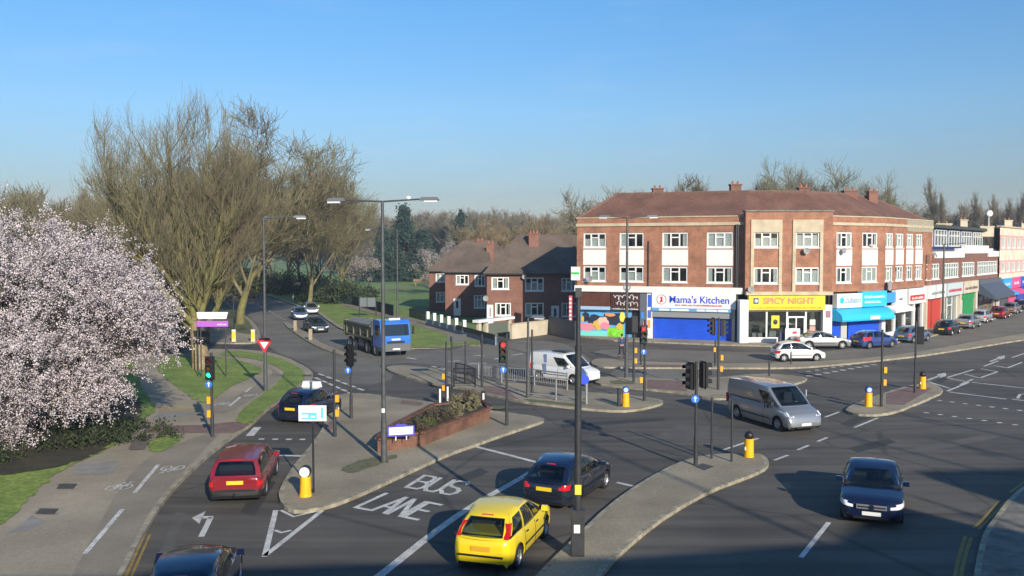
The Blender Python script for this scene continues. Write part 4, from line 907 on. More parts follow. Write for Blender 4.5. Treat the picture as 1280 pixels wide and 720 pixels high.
def brush(tips, n, ln, r0, seed, spread=.55, up=.35):
    """n fine shoots from the end of every last branch"""
    r = np.random.default_rng(seed); P = np.array([tuple(t[0]) for t in tips]); D = np.array([tuple(t[1]) for t in tips]); out = []
    for k in range(n):
        a = D + r.normal(size=D.shape) * spread + np.array([0, 0, up]); a /= np.linalg.norm(a, axis=1, keepdims=True); L_ = ln * r.uniform(.5, 1.2, len(P))[:, None]
        s0 = P - D * ln * r.uniform(0, .9, len(P))[:, None]; m_ = s0 + a * L_ * .5; b = a + r.normal(size=D.shape) * .25 + np.array([0, 0, up * .6]); b /= np.linalg.norm(b, axis=1, keepdims=True); e = m_ + b * L_ * .5
        out += [(p, q, r0, r0 * .8, 3) for p, q in zip(s0, m_)] + [(p, q, r0 * .8, r0 * .45, 3) for p, q in zip(m_, e)]
    return out
def split_tree(root, segs, mt, mc, ntr):
    """first ntr segments are the trunk"""
    V, F = tubes_np(segs[:ntr]); mesh_np('trunk', V, F, mt, root, True)
    V, F = tubes_np(segs[ntr:]); mesh_np('crown', V, F, mc, root, True)
BARKG = mat('bark_mossy', (.13, .105, .045), .95, scale=.5, col2=(.20, .19, .065), det2=(5, .25))
BARKT = mat('bark_pale', (.22, .16, .085), .95, scale=1.2, col2=(.30, .24, .13), det2=(6, .25))
TWIG = mat('twigs', (.17, .14, .085), .95, scale=.12, col2=(.215, .20, .10), det2=(1, .2))
TWIGB = mat('twigs_far', (.19, .155, .11), .95, scale=.05, col2=(.225, .21, .135), det2=(.5, .2))
TWIGO = mat('twigs_ochre', (.24, .17, .09), .95, scale=.05, col2=(.27, .22, .12))
BARKD = mat('bark_dark', (.07, .06, .045), .95, scale=1, var=.25)
# the big pollarded tree beside the give-way junction
tx, ty = G(252, 461, KH)
big = thing('bare_tree', 'tallest spreading bare tree with mossy green branches, on the grass triangle beside the blossom tree', 'tree', (tx, ty, KH))
sg_, tips = grow(11, [(17, 2.85, 40, .5, .5, 7), (11, .42, 36, .12, .40, 4), (7, .50, 36, .1, .45, 3), (4, .6, 32, .1, .5, 2)], 4.4, .62, .07, upk=.13)
sg_ += brush(tips, 2, 1.6, .0085, 1, .32, .75)
zt0 = max(s[1][2] for s in sg_)
def env(p):
    z = (p[2] - zt0 * .52) / (zt0 * .44); x = (p[0] - 1.0) / (zt0 * .47); y = p[1] / (zt0 * .40); w_ = .1 * math.sin(p[0] * 2.1) + .08 * math.sin(p[1] * 2.7 + p[0])
    return p[2] < zt0 * .3 or x * x + y * y + z * z < (1 + w_) ** 2
sg_ = [(a, b, max(r0, .0085), max(r1, .006), n) for a, b, r0, r1, n in sg_ if env(b)]
# moss-covered lower limbs keep the bark colour, outer shoots the twig colour
th = [s for s in sg_ if s[4] == 8]; li = [s for s in sg_ if s[2] > .05 and s[4] != 8]; tw_ = [s for s in sg_ if s[2] <= .05 and s[4] != 8]
V, F = tubes_np(th); mesh_np('trunk', V, F, BARKT, big, True)
V, F = tubes_np(li); mesh_np('limbs', V, F, BARKG, big, True)
V, F = tubes_np(tw_); mesh_np('crown', V, F, TWIG, big, True)
zt = max(max(s[0][2], s[1][2]) for s in sg_); xs = [s[1][0] for s in sg_]
BIGDBG = (zt, min(xs), max(xs), len(sg_))
k = (Hof(tx, ty, 122) - KH) / zt; big.scale = (k * 1.12, k * 1.05, k * 1.03)
MB().cyl((0, 0, 1.75), (.06, .03, 3.0), .52, .47, 12).build('trunk_band', BLACK, big, 40)
# prototypes for the ordinary bare trees
def proto_tree(seed, mt, mc, h=12, levels=None, tr=.22, minr=.012, th_=3.5):
    t = bpy.data.objects.new('bare_tree', None); COL.objects.link(t)
    s, tp_ = grow(seed, levels or [(9, 2.0, 34, .4, .5, 5), (8, .45, 40, .2, .45, 3), (7, .5, 40, .15, .5, 2), (4, .55, 40, .1, .6, 1)], th_, tr, .10, upk=.12); s += brush(tp_, 3, .9, minr * .8, seed)
    s = [(a, b, max(r0, minr), max(r1, minr * .7), n) for a, b, r0, r1, n in s]; z = max(max(q[0][2], q[1][2]) for q in s); f = h / z
    s = [(tuple(np.array(a) * f), tuple(np.array(b) * f), r0, r1, n) for a, b, r0, r1, n in s]
    split_tree(t, s, mt, mc, 4); return t
PRO = {}
def proto(kind):
    if kind not in PRO:
        PRO[kind] = {'a': lambda: proto_tree(21, BARKG, TWIG), 'b': lambda: proto_tree(33, BARKG, TWIG), 'c': lambda: proto_tree(45, BARKD, TWIGB, minr=.022), 'd': lambda: proto_tree(57, BARKD, TWIGB, minr=.022),
            'o': lambda: proto_tree(63, BARKD, TWIGO, minr=.022), 'p': lambda: proto_tree(71, BARKD, TWIGB, h=12, minr=.013, levels=[(26, .24, 14, .15, .35, 3), (9, .5, 18, .15, .5, 2), (4, .6, 22, .1, .6, 1)], th_=11, tr=.25)}[kind](); return PRO[kind], True
    return PRO[kind], False
def tree(kind, x, y, h, label, rz=0, wx=1.0, group=None, cat='tree', z=0):
    p, new = proto(kind); t = p if new else copy_tree(p); t.location = (x, y, z); s = h / 12; t.scale = (s * wx, s * wx, s); t.rotation_euler = (0, 0, rz)
    if 'group' in t: del t['group']
    return tag(t, label, cat, group)
rn = random.Random(8)
def at(px, y, top): return XY(px, y), y, Hof(XY(px, y), y, top)
for px, y, top, kd, wx, lb in ((300, 97, 140, 'b', 1.2, 'bare tree right of the tallest tree, its crown rounding off above the road'),
        (386, 123, 178, 'a', .9, 'bare tree with a pale marked trunk on the verge beside the far white road sign'),
        (428, 140, 212, 'a', .75, 'bare tree leaning over the park railings left of the lamp with two arms')):
    x, y, h = at(px, y, top); t_ = tree(kd, x, y, h, lb, rn.uniform(0, 6), wx)
    if px == 300: t_.rotation_euler = (0, .13, 2.2)
G1 = 'bare trees along the left of the upper road'
for px, y, top, kd in ((-60, 78, 225, 'b'), (20, 84, 222, 'a'), (75, 92, 228, 'b'), (125, 82, 214, 'a'), (180, 96, 210, 'b'), (-20, 105, 225, 'c'), (50, 120, 232, 'd'), (110, 115, 232, 'c'), (160, 125, 228, 'd'), (215, 135, 225, 'c'), (262, 150, 225, 'd'), (-110, 95, 228, 'a'), (225, 104, 222, 'a')):
    x, y, h = at(px, y, top); tree(kd, x, y, h, 'bare brownish tree in the belt of trees behind the blossom tree and the tallest tree', rn.uniform(0, 6), 1.0, G1)
G2 = 'bare trees where the upper road disappears'
for px, y, top, kd in ((300, 175, 232, 'a'), (322, 168, 228, 'b'), (342, 165, 226, 'c'), (358, 172, 232, 'd'), (400, 165, 235, 'c'), (412, 180, 238, 'd'), (285, 200, 230, 'c'), (270, 185, 226, 'b'), (432, 175, 240, 'b'), (330, 190, 230, 'c'), (376, 190, 232, 'd')):
    x, y, h = at(px, y, top); tree(kd, x, y, h, 'bare tree standing where the upper road disappears beyond the red car', rn.uniform(0, 6), .85, G2)
G3 = 'far bare trees across the park skyline'
for i in range(34):
    px = 446 + i * 9.2 + rn.uniform(-5, 5); y = rn.uniform(270, 330); x, y, h = at(px, y, rn.uniform(258, 272)); tree(rn.choice('ccdo' if px > 640 else 'cdd'), x, y, h, 'far bare tree on the skyline beyond the park and the houses', rn.uniform(0, 6), .95, G3)
for i in range(12):
    px = 600 + i * 11 + rn.uniform(-5, 5); y = rn.uniform(165, 200); x, y, h = at(px, y, rn.uniform(266, 280)); tree(rn.choice('ood'), x, y, h, 'ochre bare tree close behind the brick houses', rn.uniform(0, 6), .95, 'ochre bare trees behind the houses')
x, y, h = at(627, 190, 256); tree('d', x, y, h, 'paler taller bare tree rising behind the farthest chimney of the houses', 1, .6)
for px, top, lb in ((770, 228, 'bare crown showing behind the left end of the parade roof'), (860, 212, 'bare crown behind the parade roof between its two left chimneys'), (962, 188, 'tall bare crown behind the middle of the parade roof, left one of the high pair'), (1012, 194, 'tall bare crown behind the middle of the parade roof, right one of the high pair'), (1095, 212, 'bare crown behind the right end of the parade roof')):
    x, y, h = at(px, 132, top); tree('c' if px < 900 else 'a', x, y, h, lb, rn.uniform(0, 6), .95)
for i, (px, top, lb) in enumerate(((1138, 224, 'slender poplar nearest the parade roof end'), (1166, 232, 'shorter slender poplar second from the parade roof end'), (1190, 213, 'tallest slender poplar above the flat roofed parade'), (1214, 236, 'low poplar right of the tallest poplar'), (1240, 232, 'poplar above the right end of the flat roofed parade'), (1258, 234, 'poplar over the pale parade chimney'), (1283, 240, 'poplar at the right edge of the photograph'))):
    x, y, h = at(px, 165 + i * 4, top); tree('p', x, y, h, lb, rn.uniform(0, 6), .62)
for i in range(11):
    px = 1125 + i * 17; x, y, h = at(px, 190 + (i % 3) * 8, 252 + rn.uniform(-5, 6)); tree(rn.choice('cd'), x, y, h, 'low bare tree filling the skyline behind the shops on the right', rn.uniform(0, 6), 1.1, 'low bare trees behind the shops')

def leaves(n, cen, rad, seed, size, squash=1, clumps=60, cr=.28, up=0, cone=None):
    r = np.random.default_rng(seed); cen = np.array(cen); rad = np.array(rad)
    d = r.normal(size=(clumps, 3)); d /= np.linalg.norm(d, axis=1, keepdims=True); rr = r.uniform(.35, 1, (clumps, 1)) ** .6
    C = cen + d * rr * rad
    if cone: t = r.uniform(0, 1, clumps) ** 1.3; a = r.uniform(0, 2 * np.pi, clumps); q = (1 - t) * cone * r.uniform(.45, 1, clumps); C = cen + np.stack([np.cos(a) * q, np.sin(a) * q, (t * 2 - 1) * rad[2]], 1)
    k = r.integers(0, clumps, n); cs = np.array(cr) * r.uniform(.5, 1.2, clumps)[k][:, None] * (rad.mean() if cone is None else cone)
    P = C[k] + r.normal(size=(n, 3)) * cs * .5
    A = r.normal(size=(n, 3)); A /= np.linalg.norm(A, axis=1, keepdims=True); B = np.cross(A, r.normal(size=(n, 3))); B /= np.linalg.norm(B, axis=1, keepdims=True)
    s = (size * r.uniform(.6, 1.3, n))[:, None]
    V = np.stack([P - A * s, P + B * s * .6, P + A * s, P - B * s * .6], 1).reshape(-1, 3); return V, np.arange(4 * n).reshape(-1, 4)
# blossom tree
BLO = mat('blossom', (.44, .375, .395), .9, scale=1.6, col2=(.70, .63, .645), det2=(9, .15), bump=0)
bxx, byy = G(40, 548, KH)
bl = thing('blossom_tree', 'large pink and white blossom tree overhanging the left pavement', 'tree', (bxx, byy, KH))
s, tips = grow(5, [(10, 1.9, 46, .45, .6, 5), (8, .5, 44, .15, .5, 3), (7, .5, 44, .15, .5, 2), (5, .5, 44, .15, .6, 1)], 2.6, .28, .14, upk=.05)
zt = max(q[1][2] for q in s); f = 9.0 / zt; fx = f * 1.0
s = [((a[0] * fx, a[1] * fx, a[2] * f), (b[0] * fx, b[1] * fx, b[2] * f), max(r0, .012), max(r1, .01), n) for a, b, r0, r1, n in s]
split_tree(bl, s, BARKD, BARKD, 4)
r = np.random.default_rng(3); D = []
ends = np.array([q[1] for q in s if q[2] < .06]); stt = np.array([q[0] for q in s if q[2] < .06])
BLDBG = (ends.min(0), ends.max(0), len(ends))
# drooping outer sprays fill the crown's shape
nb = 175
th2 = r.uniform(0, 2 * np.pi, nb); ph = np.arccos(r.uniform(-.35, 1, nb)); R = np.array([6.9, 6.0, 4.4]); Cc = np.array([-1.2, 0, 5.1])
cl_ = Cc + np.stack([np.sin(ph) * np.cos(th2), np.sin(ph) * np.sin(th2), np.cos(ph)], 1) * R * r.uniform(.62, .98, nb)[:, None]
lobes = [((-2.2, -3.2, 1.6), (3.6, 2.2, 2.0), 46), ((.2, -2.2, 2.6), (2.6, 2.0, 1.8), 26), ((-5.5, -2.5, 2.6), (3.4, 2.5, 2.8), 60), ((-1.5, -4.2, 4.2), (3.6, 1.8, 2.4), 46), ((2.6, -1.2, 3.0), (1.7, 1.6, 1.7), 22), ((4.6, -.5, 5.0), (2.0, 2.0, 1.9), 22)]
for c_, r_, k_ in lobes:
    dd = r.normal(size=(k_, 3)); dd /= np.linalg.norm(dd, axis=1, keepdims=True); cl_ = np.concatenate([cl_, np.maximum(np.array(c_) + dd * np.array(r_) * r.uniform(.4, 1, (k_, 1)), [-99, -99, .7])])
sprays = []; pts_ = []
for c in cl_:
    out = (c - Cc) / R; out /= np.linalg.norm(out)
    for j in range(int(r.integers(8, 40))):
        d = out * .6 + r.normal(size=3) * .6 + np.array([0, 0, .15]); d /= np.linalg.norm(d); L_ = r.uniform(.6, 1.35); b0 = c + r.normal(size=3) * .33; b1 = b0 + d * L_
        sprays.append((tuple(b0 - out * .3), tuple(b1), .012, .006, 3)); t = r.uniform(.05, 1, 44)[:, None]
        pts_.append(b0 + (b1 - b0) * t + r.normal(size=(44, 3)) * .06)
    sprays.append((tuple(Cc * .6 + c * .4 * 0 + (c - Cc) * .35), tuple(c), .05, .02, 4))
V, F = tubes_np(sprays); mesh_np('twigs', V, F, BARKD, bl)
P = np.concatenate(pts_ + [stt + (ends - stt) * .8, ends]); n = len(P)
A = r.normal(size=(n, 3)); A /= np.linalg.norm(A, axis=1, keepdims=True); B = np.cross(A, r.normal(size=(n, 3))); B /= np.linalg.norm(B, axis=1, keepdims=True)
sz = r.uniform(.018, .038, n)[:, None]; V = np.stack([P - A * sz, P + B * sz, P + A * sz, P - B * sz], 1).reshape(-1, 3)
mesh_np('blossom', V, np.arange(4 * n).reshape(-1, 4), BLO, bl)
# undergrowth beneath it
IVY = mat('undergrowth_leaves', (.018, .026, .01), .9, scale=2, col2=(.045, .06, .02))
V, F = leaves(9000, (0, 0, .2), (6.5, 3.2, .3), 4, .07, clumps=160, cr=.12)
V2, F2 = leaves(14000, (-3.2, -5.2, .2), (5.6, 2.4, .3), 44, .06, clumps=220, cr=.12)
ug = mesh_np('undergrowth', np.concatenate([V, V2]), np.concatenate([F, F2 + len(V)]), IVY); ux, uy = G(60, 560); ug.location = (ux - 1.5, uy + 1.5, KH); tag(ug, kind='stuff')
# small blossom trees by the park
for px, y, top, w_, lb in ((398 + 34, 148, 290, 3.8, 'greyish blossom tree leaning over the park railings'), (556, 165, 302, 3.8, 'greyish pink blossom tree behind the farthest house roof'), (30, 60, 262, 2.4, 'second blossom tree rising behind the left edge of the large one')):
    x, y, h = at(px, y, top); t = thing('blossom_tree', lb, 'tree', (x, y, 0)); s, tp = grow(int(px), [(8, 1.6, 50, .4, .6, 4), (7, .5, 44, .2, .5, 2), (6, .5, 44, .1, .6, 1)], 2.4, .16, .12, upk=.04)
    zt = max(q[1][2] for q in s); f = h / zt; s = [(tuple(np.array(a) * f), tuple(np.array(b) * f), max(r0, .02), max(r1, .012), n) for a, b, r0, r1, n in s]; split_tree(t, s, BARKD, TWIG, 4)
    E = np.array([q[1] for q in s if q[2] < .05]); k = r.integers(0, len(E), 9000); P = E[k] + r.normal(size=(9000, 3)) * .22; n = 9000
    A = r.normal(size=(n, 3)); A /= np.linalg.norm(A, axis=1, keepdims=True); B = np.cross(A, r.normal(size=(n, 3))); B /= np.linalg.norm(B, axis=1, keepdims=True); sz = .065
    V = np.stack([P - A * sz, P + B * sz, P + A * sz, P - B * sz], 1).reshape(-1, 3)
    mesh_np('blossom', V, np.arange(4 * n).reshape(-1, 4), BLO if px < 100 else mat('blossom_grey', (.34, .29, .28), .9, var=.2, scale=2), t)
# evergreens
NEED = mat('conifer_needles', (.015, .038, .024), .9, scale=.6, col2=(.035, .07, .04))
def conifer(px, y, top, w_, label, n=9000, seed=1):
    x, y, h = at(px, y, top); t = thing('conifer', label, 'tree', (x, y, 0)); MB().cyl((0, 0, 0), (0, 0, h * .9), .45, .08, 8).build('trunk', BARKT, t)
    V, F = leaves(n, (0, 0, h * .56), (w_, w_, h * .44), seed, .36, clumps=170, cr=.2, cone=w_); mesh_np('crown', V, F, NEED, t)
conifer(505, 235, 262, 7.5, 'large dark evergreen at the far side of the park, tallest of the three', 12000, 2)
conifer(478, 228, 288, 6, 'lower dark evergreen left of the large one', 8000, 3); conifer(530, 232, 292, 6.5, 'broad low evergreen right of the large one', 8000, 4)
conifer(576, 250, 263, 4.5, 'pointed dark evergreen behind the farthest house', 7000, 6); conifer(696, 240, 296, 4, 'small blue green evergreen behind the ridge of the half shaded house', 5000, 7)
# hedges and shrubs
HED = mat('hedge_leaves', (.02, .035, .015), .95, scale=1, col2=(.05, .075, .025))
def bush(name, label, x, y, z, rad, n, m, size, seed, cat='shrub', group=None, clumps=40, cr=.35):
    t = thing(name, label, cat, (x, y, z), group=group); V, F = leaves(n, (0, 0, rad[2] * .95), rad, seed, size, clumps=clumps, cr=cr); mesh_np('foliage', V, F, m, t)
    rr = random.Random(seed); MB().tube([(0, 0, 0), (rr.uniform(-.1, .1), rr.uniform(-.1, .1), rad[2])], .03, 5).cyl((0, 0, 0), (rad[0] * .4, 0, rad[2]), .02, n=5).cyl((0, 0, 0), (-rad[0] * .4, .1, rad[2]), .02, n=5).build('stem', BARKD, t); return t
for i, (px, y, rx, rz_) in enumerate(((330, 175, 6, 2), (352, 168, 5, 1.7), (372, 160, 6, 2.2), (403, 140, 5, 1.8), (420, 135, 4.5, 1.5), (440, 140, 4, 1.3), (300, 190, 6, 2))):
    bush('hedge_shrub', 'dark shrub in the hedge beyond the upper road and park railing', XY(px, y), y, 0, (rx, 2.5, rz_), 2600, HED, .22, 70 + i, group='hedge shrubs beyond the upper road')
for i in range(9): px = 455 + i * 14; bush('hedge_shrub', 'dark low shrub along the far side of the park lawn', XY(px, 262), 262, 0, (9, 3, 2.6), 1500, HED, .4, 90 + i, group='dark shrubs along the far park edge')
for i in range(10): px = -30 + i * 26; bush('hedge_shrub', 'dark shrub in the thicket behind the blossom tree', XY(px, 70 + (i % 3) * 6), 70 + (i % 3) * 6, 0, (3.5, 2.5, 1.6), 1800, mat('thicket_leaves', (.05, .05, .02), .95, scale=1, col2=(.10, .095, .035)), .16, 110 + i, group='thicket shrubs behind the blossom tree')
V, F = leaves(16000, (0, 0, 2.2), (30, 6, 2.6), 15, .25, clumps=300, cr=.08); o = mesh_np('woodland_floor', V, F, MATS['thicket_leaves']); x, y, h = at(110, 140, 300); o.location = (x, y, 0); tag(o, kind='stuff')

# ------------------------------------------------------------------ planter on the left island
fr0, fr1, fr2 = G(472, 566, KH), G(531, 556.5, KH), G(612.5, 524.5, KH)
bk0, bk1, bk2 = G(483, 552, KH), G(541, 520, KH), G(603, 514, KH)
pw = thing('brick_planter', 'long low red brick planter on the traffic island', 'planter')
m = MB(); ring = [fr0, fr1, fr2, bk2, bk1, bk0]; inn = inset(ring, .22)
if len(inn) == 6:
    for i in range(6):
        pass
MB().prism(ring, KH - .02, KH + .5).build('wall', BRICK3, pw)
o = MB().prism(inset(ring, .2), KH + .5, KH + .54).build('earth', SOIL, pw)
cp_ = MB()
rr_ = ring + [ring[0]]
for a, b in zip(rr_, rr_[1:]):
    d = Vector((b[0] - a[0], b[1] - a[1])); L = d.length; M = Matrix.Translation((a[0], a[1], 0)) @ Matrix.Rotation(math.atan2(d.y, d.x), 4, 'Z')
    for k in range(int(L / .11)):
        c = M @ Vector((k * .11 + .055, 0, KH + .555)); cp_.box(c, (.1, .24, .09), math.atan2(d.y, d.x))
cp_.build('coping', BRICK3, pw)
BR1 = mat('shrub_brown', (.07, .055, .035), .95, scale=3, col2=(.12, .095, .06)); BR2 = mat('shrub_pale', (.16, .15, .08), .95, scale=3, col2=(.24, .22, .12))
for px, py, rad, m_, lb, sd in ((516, 538, (.7, .45, .22), BR1, 'low brown shrub nearest the sign board in the planter', 1), (545, 526, (.75, .55, .28), BR1, 'rounded brown shrub in the middle of the planter', 2), (571, 524, (.33, .33, .62), BR2, 'upright pale green conifer shrub, the taller one in the planter', 3), (590, 514, (.36, .36, .4), BR2, 'lower pale green shrub near the far end of the planter', 4), (588, 506, (.5, .45, .38), BR1, 'dark rounded shrub behind the pale ones in the planter', 5), (531, 534, (.45, .35, .2), mat('shrub_green', (.05, .08, .02), .95, scale=3, col2=(.1, .13, .04)), 'small green brown shrub between sign board and middle of planter', 6)):
    x, y = G(px, py, KH + .5); bush('shrub', lb, x, y, KH + .5, rad, 2600, m_, .035, sd, clumps=45, cr=.3)
# welcome board on the planter
a_, b_ = G(485, 548, KH + .6), G(517, 546, KH + .6); M, L = frame(a_, b_); M = Matrix.Translation((0, 0, 0)) @ M
wb = thing('notice_board', 'white notice board with blue border on short legs at the planter end', 'sign')
MB(M).bx(-.03, L + .03, -.04, .02, KH + .66, KH + 1.08).build('board', flat('board_blue', (.06, .06, .42)), wb)
MB(M).bx(.03, L - .03, -.05, -.04, KH + .73, KH + 1.03).build('panel', flat('board_white', (.8, .78, .82)), wb)
MB(M).extr([(L * .25, KH + 1.08), (L * .75, KH + 1.08), (L * .68, KH + 1.15), (L * .32, KH + 1.15)], 'y', -.03, .01).build('board_top', MATS['board_blue'], wb)
scrib(M, .12, L - .12, KH + .93, KH + .99, flat('letter_lilac', (.35, .3, .5)), wb, -.052, 81); scrib(M, .15, L * .6, KH + .80, KH + .85, MATS['letter_lilac'], wb, -.052, 82)
for u in (L * .3, L * .72): MB(M).box((u, 0, KH + .6), (.04, .03, .2)).build('leg', PWHITE, wb)

# ------------------------------------------------------------------ street furniture
def put(px, py, z=KH): x, y = G(px, py, z); return x, y
def street_lamp(px, py, top, label, arms, z=KH, rad=.09, single=False, armz=0):
    x, y = put(px, py, z); h = Hof(x, y, top) - z; t = thing('street_lamp', label, 'street lamp', (x, y, z), group=None)
    m = MB(); m.cyl((0, 0, 0), (0, 0, 1.6), rad * 1.3, rad * 1.25, 12); m.cyl((0, 0, 1.6), (0, 0, h), rad, rad * .62, 12); m.build('pole', POLE, t, 40)
    for dx, dy in arms:
        L = math.hypot(dx, dy); m = MB(); m.cyl((0, 0, h - .03), (dx, dy, h + .05), .035, .03, 8); m.build('arm', POLE, t, 40)
        ux, uy = dx / L, dy / L; a = math.atan2(dy, dx)
        m = MB(); m.box((dx + ux * .3, dy + uy * .3, h + .06), (.75, .26, .12), a, top=.75); l = m.build('lamp_head', flat('lamp_grey', (.14, .15, .16), .4), t)
        MB().box((dx + ux * .38, dy + uy * .38, h - .03), (.5, .2, .08), a).build('diffuser', LAMP, l)
    return t, h
t, h = street_lamp(480, 578, 251, 'tall double armed street lamp on the brick planter island', [(-1.5, .3), (1.5, -.3)])
t.children[0]
MB().box((.0, -.1, 2.0), (.12, .03, .16)).build('number_plate', PWHITE, t); MB().sph((1.0, -.2, h + .1), .07, sc=(1.4, 1, 1)).build('knob', PWHITE, t)
t, h = street_lamp(332, 489, 272, 'tall street lamp carrying the give-way triangle by the grass verge', [(1.7, .2), (-.3, 1.6)])
mm = MB(); zt = Hof(t.location[0], t.location[1], 425) - KH; zb = Hof(t.location[0], t.location[1], 441) - KH; r3 = .44
mm.extr([(-r3, zt), (r3, zt), (0, zb)], 'y', -.16, -.13); sgn = mm.build('give_way_sign', flat('sign_red', (.62, .02, .04)), t)
MB().extr([(-r3 * .56, zt - .1), (r3 * .56, zt - .1), (0, zb + .24)], 'y', -.17, -.16).build('sign_face', PWHITE, sgn)
MB().bx(-.3, .3, -.14, -.12, zt + .01, zt + .12).build('sign_back', BLACK, t)
street_lamp(783, 472, 271.5, 'street lamp with two short arms in front of the corner shop', [(-1.1, .2), (1.25, -.1)], rad=.1)
t, h = street_lamp(497, 401, 287, 'single armed street lamp on the grass verge beyond the lorry', [(-3.0, .3)], z=.1, rad=.1)
street_lamp(1053, 423, 307, 'street lamp with one arm in front of the cyan awning', [(2.3, 0)], rad=.09)
street_lamp(1178, 411, 305, 'pale street lamp in front of the flat roofed parade', [(1.2, -.6)], rad=.12)
t, h = street_lamp(372.8, 368.5, 300, 'far street lamp with a white sign plate on the upper verge', [(-2, .2)], z=.1, rad=.13)
MB().bx(-.6, .6, -.2, -.15, 1.75, 2.25).build('sign_plate', PWHITE, t)
t, h = street_lamp(660, 497, 397, 'short grey camera post with a white head behind the guard rail', [(.25, -.1)], rad=.09)
street_lamp(401, 371, 322, 'brown lamp post at the bend of the park footpath', [(.8, 0)], z=.1, rad=.14)

VIS = 7
def head(par, x, y, z, ang, lit=None, n=3):
    """traffic signal head whose lenses face the direction ang (0 = towards the camera, -y)"""
    M = Matrix.Translation((x, y, z)) @ Matrix.Rotation(ang, 4, 'Z')
    h = MB(M).bx(-.15, .15, -.12, .1, 0, .92); h.bx(-.21, .21, .0, .012, -.05, .97); o = h.build('signal_head', BLACK, par)
    cols = ['red', 'amber', 'green']
    for i in range(n):
        zz = .78 - i * .3; c = cols[i]; on = lit == c
        base = {'red': (.9, .02, .02), 'amber': (.9, .4, .02), 'green': (.02, .8, .35)}[c]
        ml = mat('lit_' + c, base, .3, emit=base, es=3.0) if on else mat('unlit_' + c, tuple(k * .12 for k in base), .25)
        l = MB(); l.cyl((0, -.125, zz), (0, -.135, zz), .1, n=14); l.build('lens', ml, o)
        v = MB(); 
        for k in range(7):
            a0 = PI * (-.1 + 1.2 * k / 7); a1 = PI * (-.1 + 1.2 * (k + 1) / 7)
            p = [(.12 * math.cos(a), y_, zz + .12 * math.sin(a)) for a, y_ in ((a0, -.12), (a1, -.12), (a1, -.31), (a0, -.31))]; v.add(p, [(0, 1, 2, 3)])
        v.build('visor', BLACK, o)
    return o
def signal(px, py, top, label, heads=(), boxes=(), plates=(), rad=.058, name='traffic_signal', z=KH, cat='traffic light', fat=1.1):
    x, y = put(px, py, z); h = Hof(x, y, top) - z; t = thing(name, label, cat, (x, y, z))
    m = MB(); m.cyl((0, 0, 0), (0, 0, fat), rad * 1.35, rad * 1.3, 12); m.cyl((0, 0, fat), (0, 0, h), rad, rad * .95, 12); m.build('post', DARKG, t, 40)
    R = lambda py_: Hof(x, y, py_) - z
    for (dx, pt, ang, lit) in heads: head(t, dx, -.02 if abs(dx) > .1 else -.2, R(pt) - .92, ang, lit)
    for (dx, pz, dy_) in boxes: MB().box((dx, dy_, R(pz)), (.15, .15, .3)).build('push_button_box', PORANGE, t)
    for (dx, pz, dy_) in plates:
        q = MB(); q.cyl((dx, dy_, R(pz)), (dx, dy_ - .02, R(pz)), .15, n=20); d = q.build('arrow_plate', PBLUE, t, 40)
        q = MB(); q.bx(dx - .02, dx + .02, dy_ - .028, dy_ - .021, R(pz) - .1, R(pz) + .05); q.extr([(dx - .07, R(pz) + .02), (dx + .07, R(pz) + .02), (dx, R(pz) + .11)], 'y', dy_ - .03, dy_ - .021); q.build('arrow', PWHITE, d)
    return t, h
signal(265.5, 546, 441, 'left pavement traffic light with green lamp and blue arrow plate', [(0, 446, 0, 'green')], [(-.12, 500, 0), (-.12, 517, 0)], [(0, 479, -.36)])
signal(418.5, 546, 437, 'headless signal post with two orange boxes left of the planter', (), [(.12, 498, 0), (.12, 516, 0)], name='signal_post')
signal(439, 523, 428, 'dark traffic light with blue arrow plate in front of the lorry', [(0, 431, -.5, None), (.0, 432, 2.4, None)], (), [(-.08, 462, -.3)])
signal(633.5, 532, 417, 'traffic light showing red at the far end of the planter island', [(-.16, 427, 0, 'red')], (), [(-.16, 461.5, -.2)])
signal(602.5, 484, 418, 'plain dark post right of the black pedestrian railing', (), (), name='signal_post', rad=.06)
signal(557.8, 487, 427, 'dark post with orange boxes beside the black railing', (), [(-.16, 470.5, 0), (-.16, 485, 0)], name='signal_post')
signal(665, 494, 412, 'dark post with a yellow box in front of the white van', (), [(-.2, 456.5, 0)], name='signal_post')
signal(792, 478, 396, 'traffic light seen from behind near the short armed lamp', [(-.3, 398, 2.6, None), (0, 396, PI, None)], [(.12, 438, 0), (.12, 451, 0)], ())
signal(805.5, 501, 400, 'traffic light showing red beside the yellow bollard island tip', [(-.1, 407, 0, 'red')], [(-.18, 475, 0)], [(-.1, 439, -.3)])
signal(897.5, 487, 397, 'traffic light turned side on in front of the blue shutter', [(-.32, 398, -1.35, None), (.22, 400, 1.6, None)], [(.2, 447, 0), (.18, 461, 0)], ())
signal(894, 457, 425, 'short post with an orange box behind the side on traffic light', (), [(-.05, 437, 0)], name='signal_post')
signal(869.5, 582, 452, 'near traffic light with two dark heads on the curved island', [(-.22, 454.5, -1.1, None), (.26, 453, 1.9, None)], (), [(-.1, 497, -.3)])
signal(889.5, 573, 497, 'plain black post left one of two near the curved island tip', (), (), name='plain_post', cat='post', rad=.045, fat=.01)
signal(914.5, 577, 501, 'plain black post nearer the dark topped bollard', (), (), name='plain_post', cat='post', rad=.045, fat=.01)
signal(1101.5, 508, 412, 'headless signal post with orange boxes by the blue topped bollard', (), [(.17, 462.5, 0), (.15, 478, 0)], name='signal_post')
signal(1143.5, 491, 402, 'traffic light seen from behind by the dark topped bollard on the right', [(.22, 409, PI - .3, None)], (), ())
signal(961.5, 470, 452, 'short black post with hooked top above the silver van roof', (), (), name='plain_post', cat='post', rad=.06, fat=.01)
signal(988.5, 455, 438, 'short grey post before the small white hatchback', (), (), name='plain_post', cat='post', rad=.05, fat=.01)
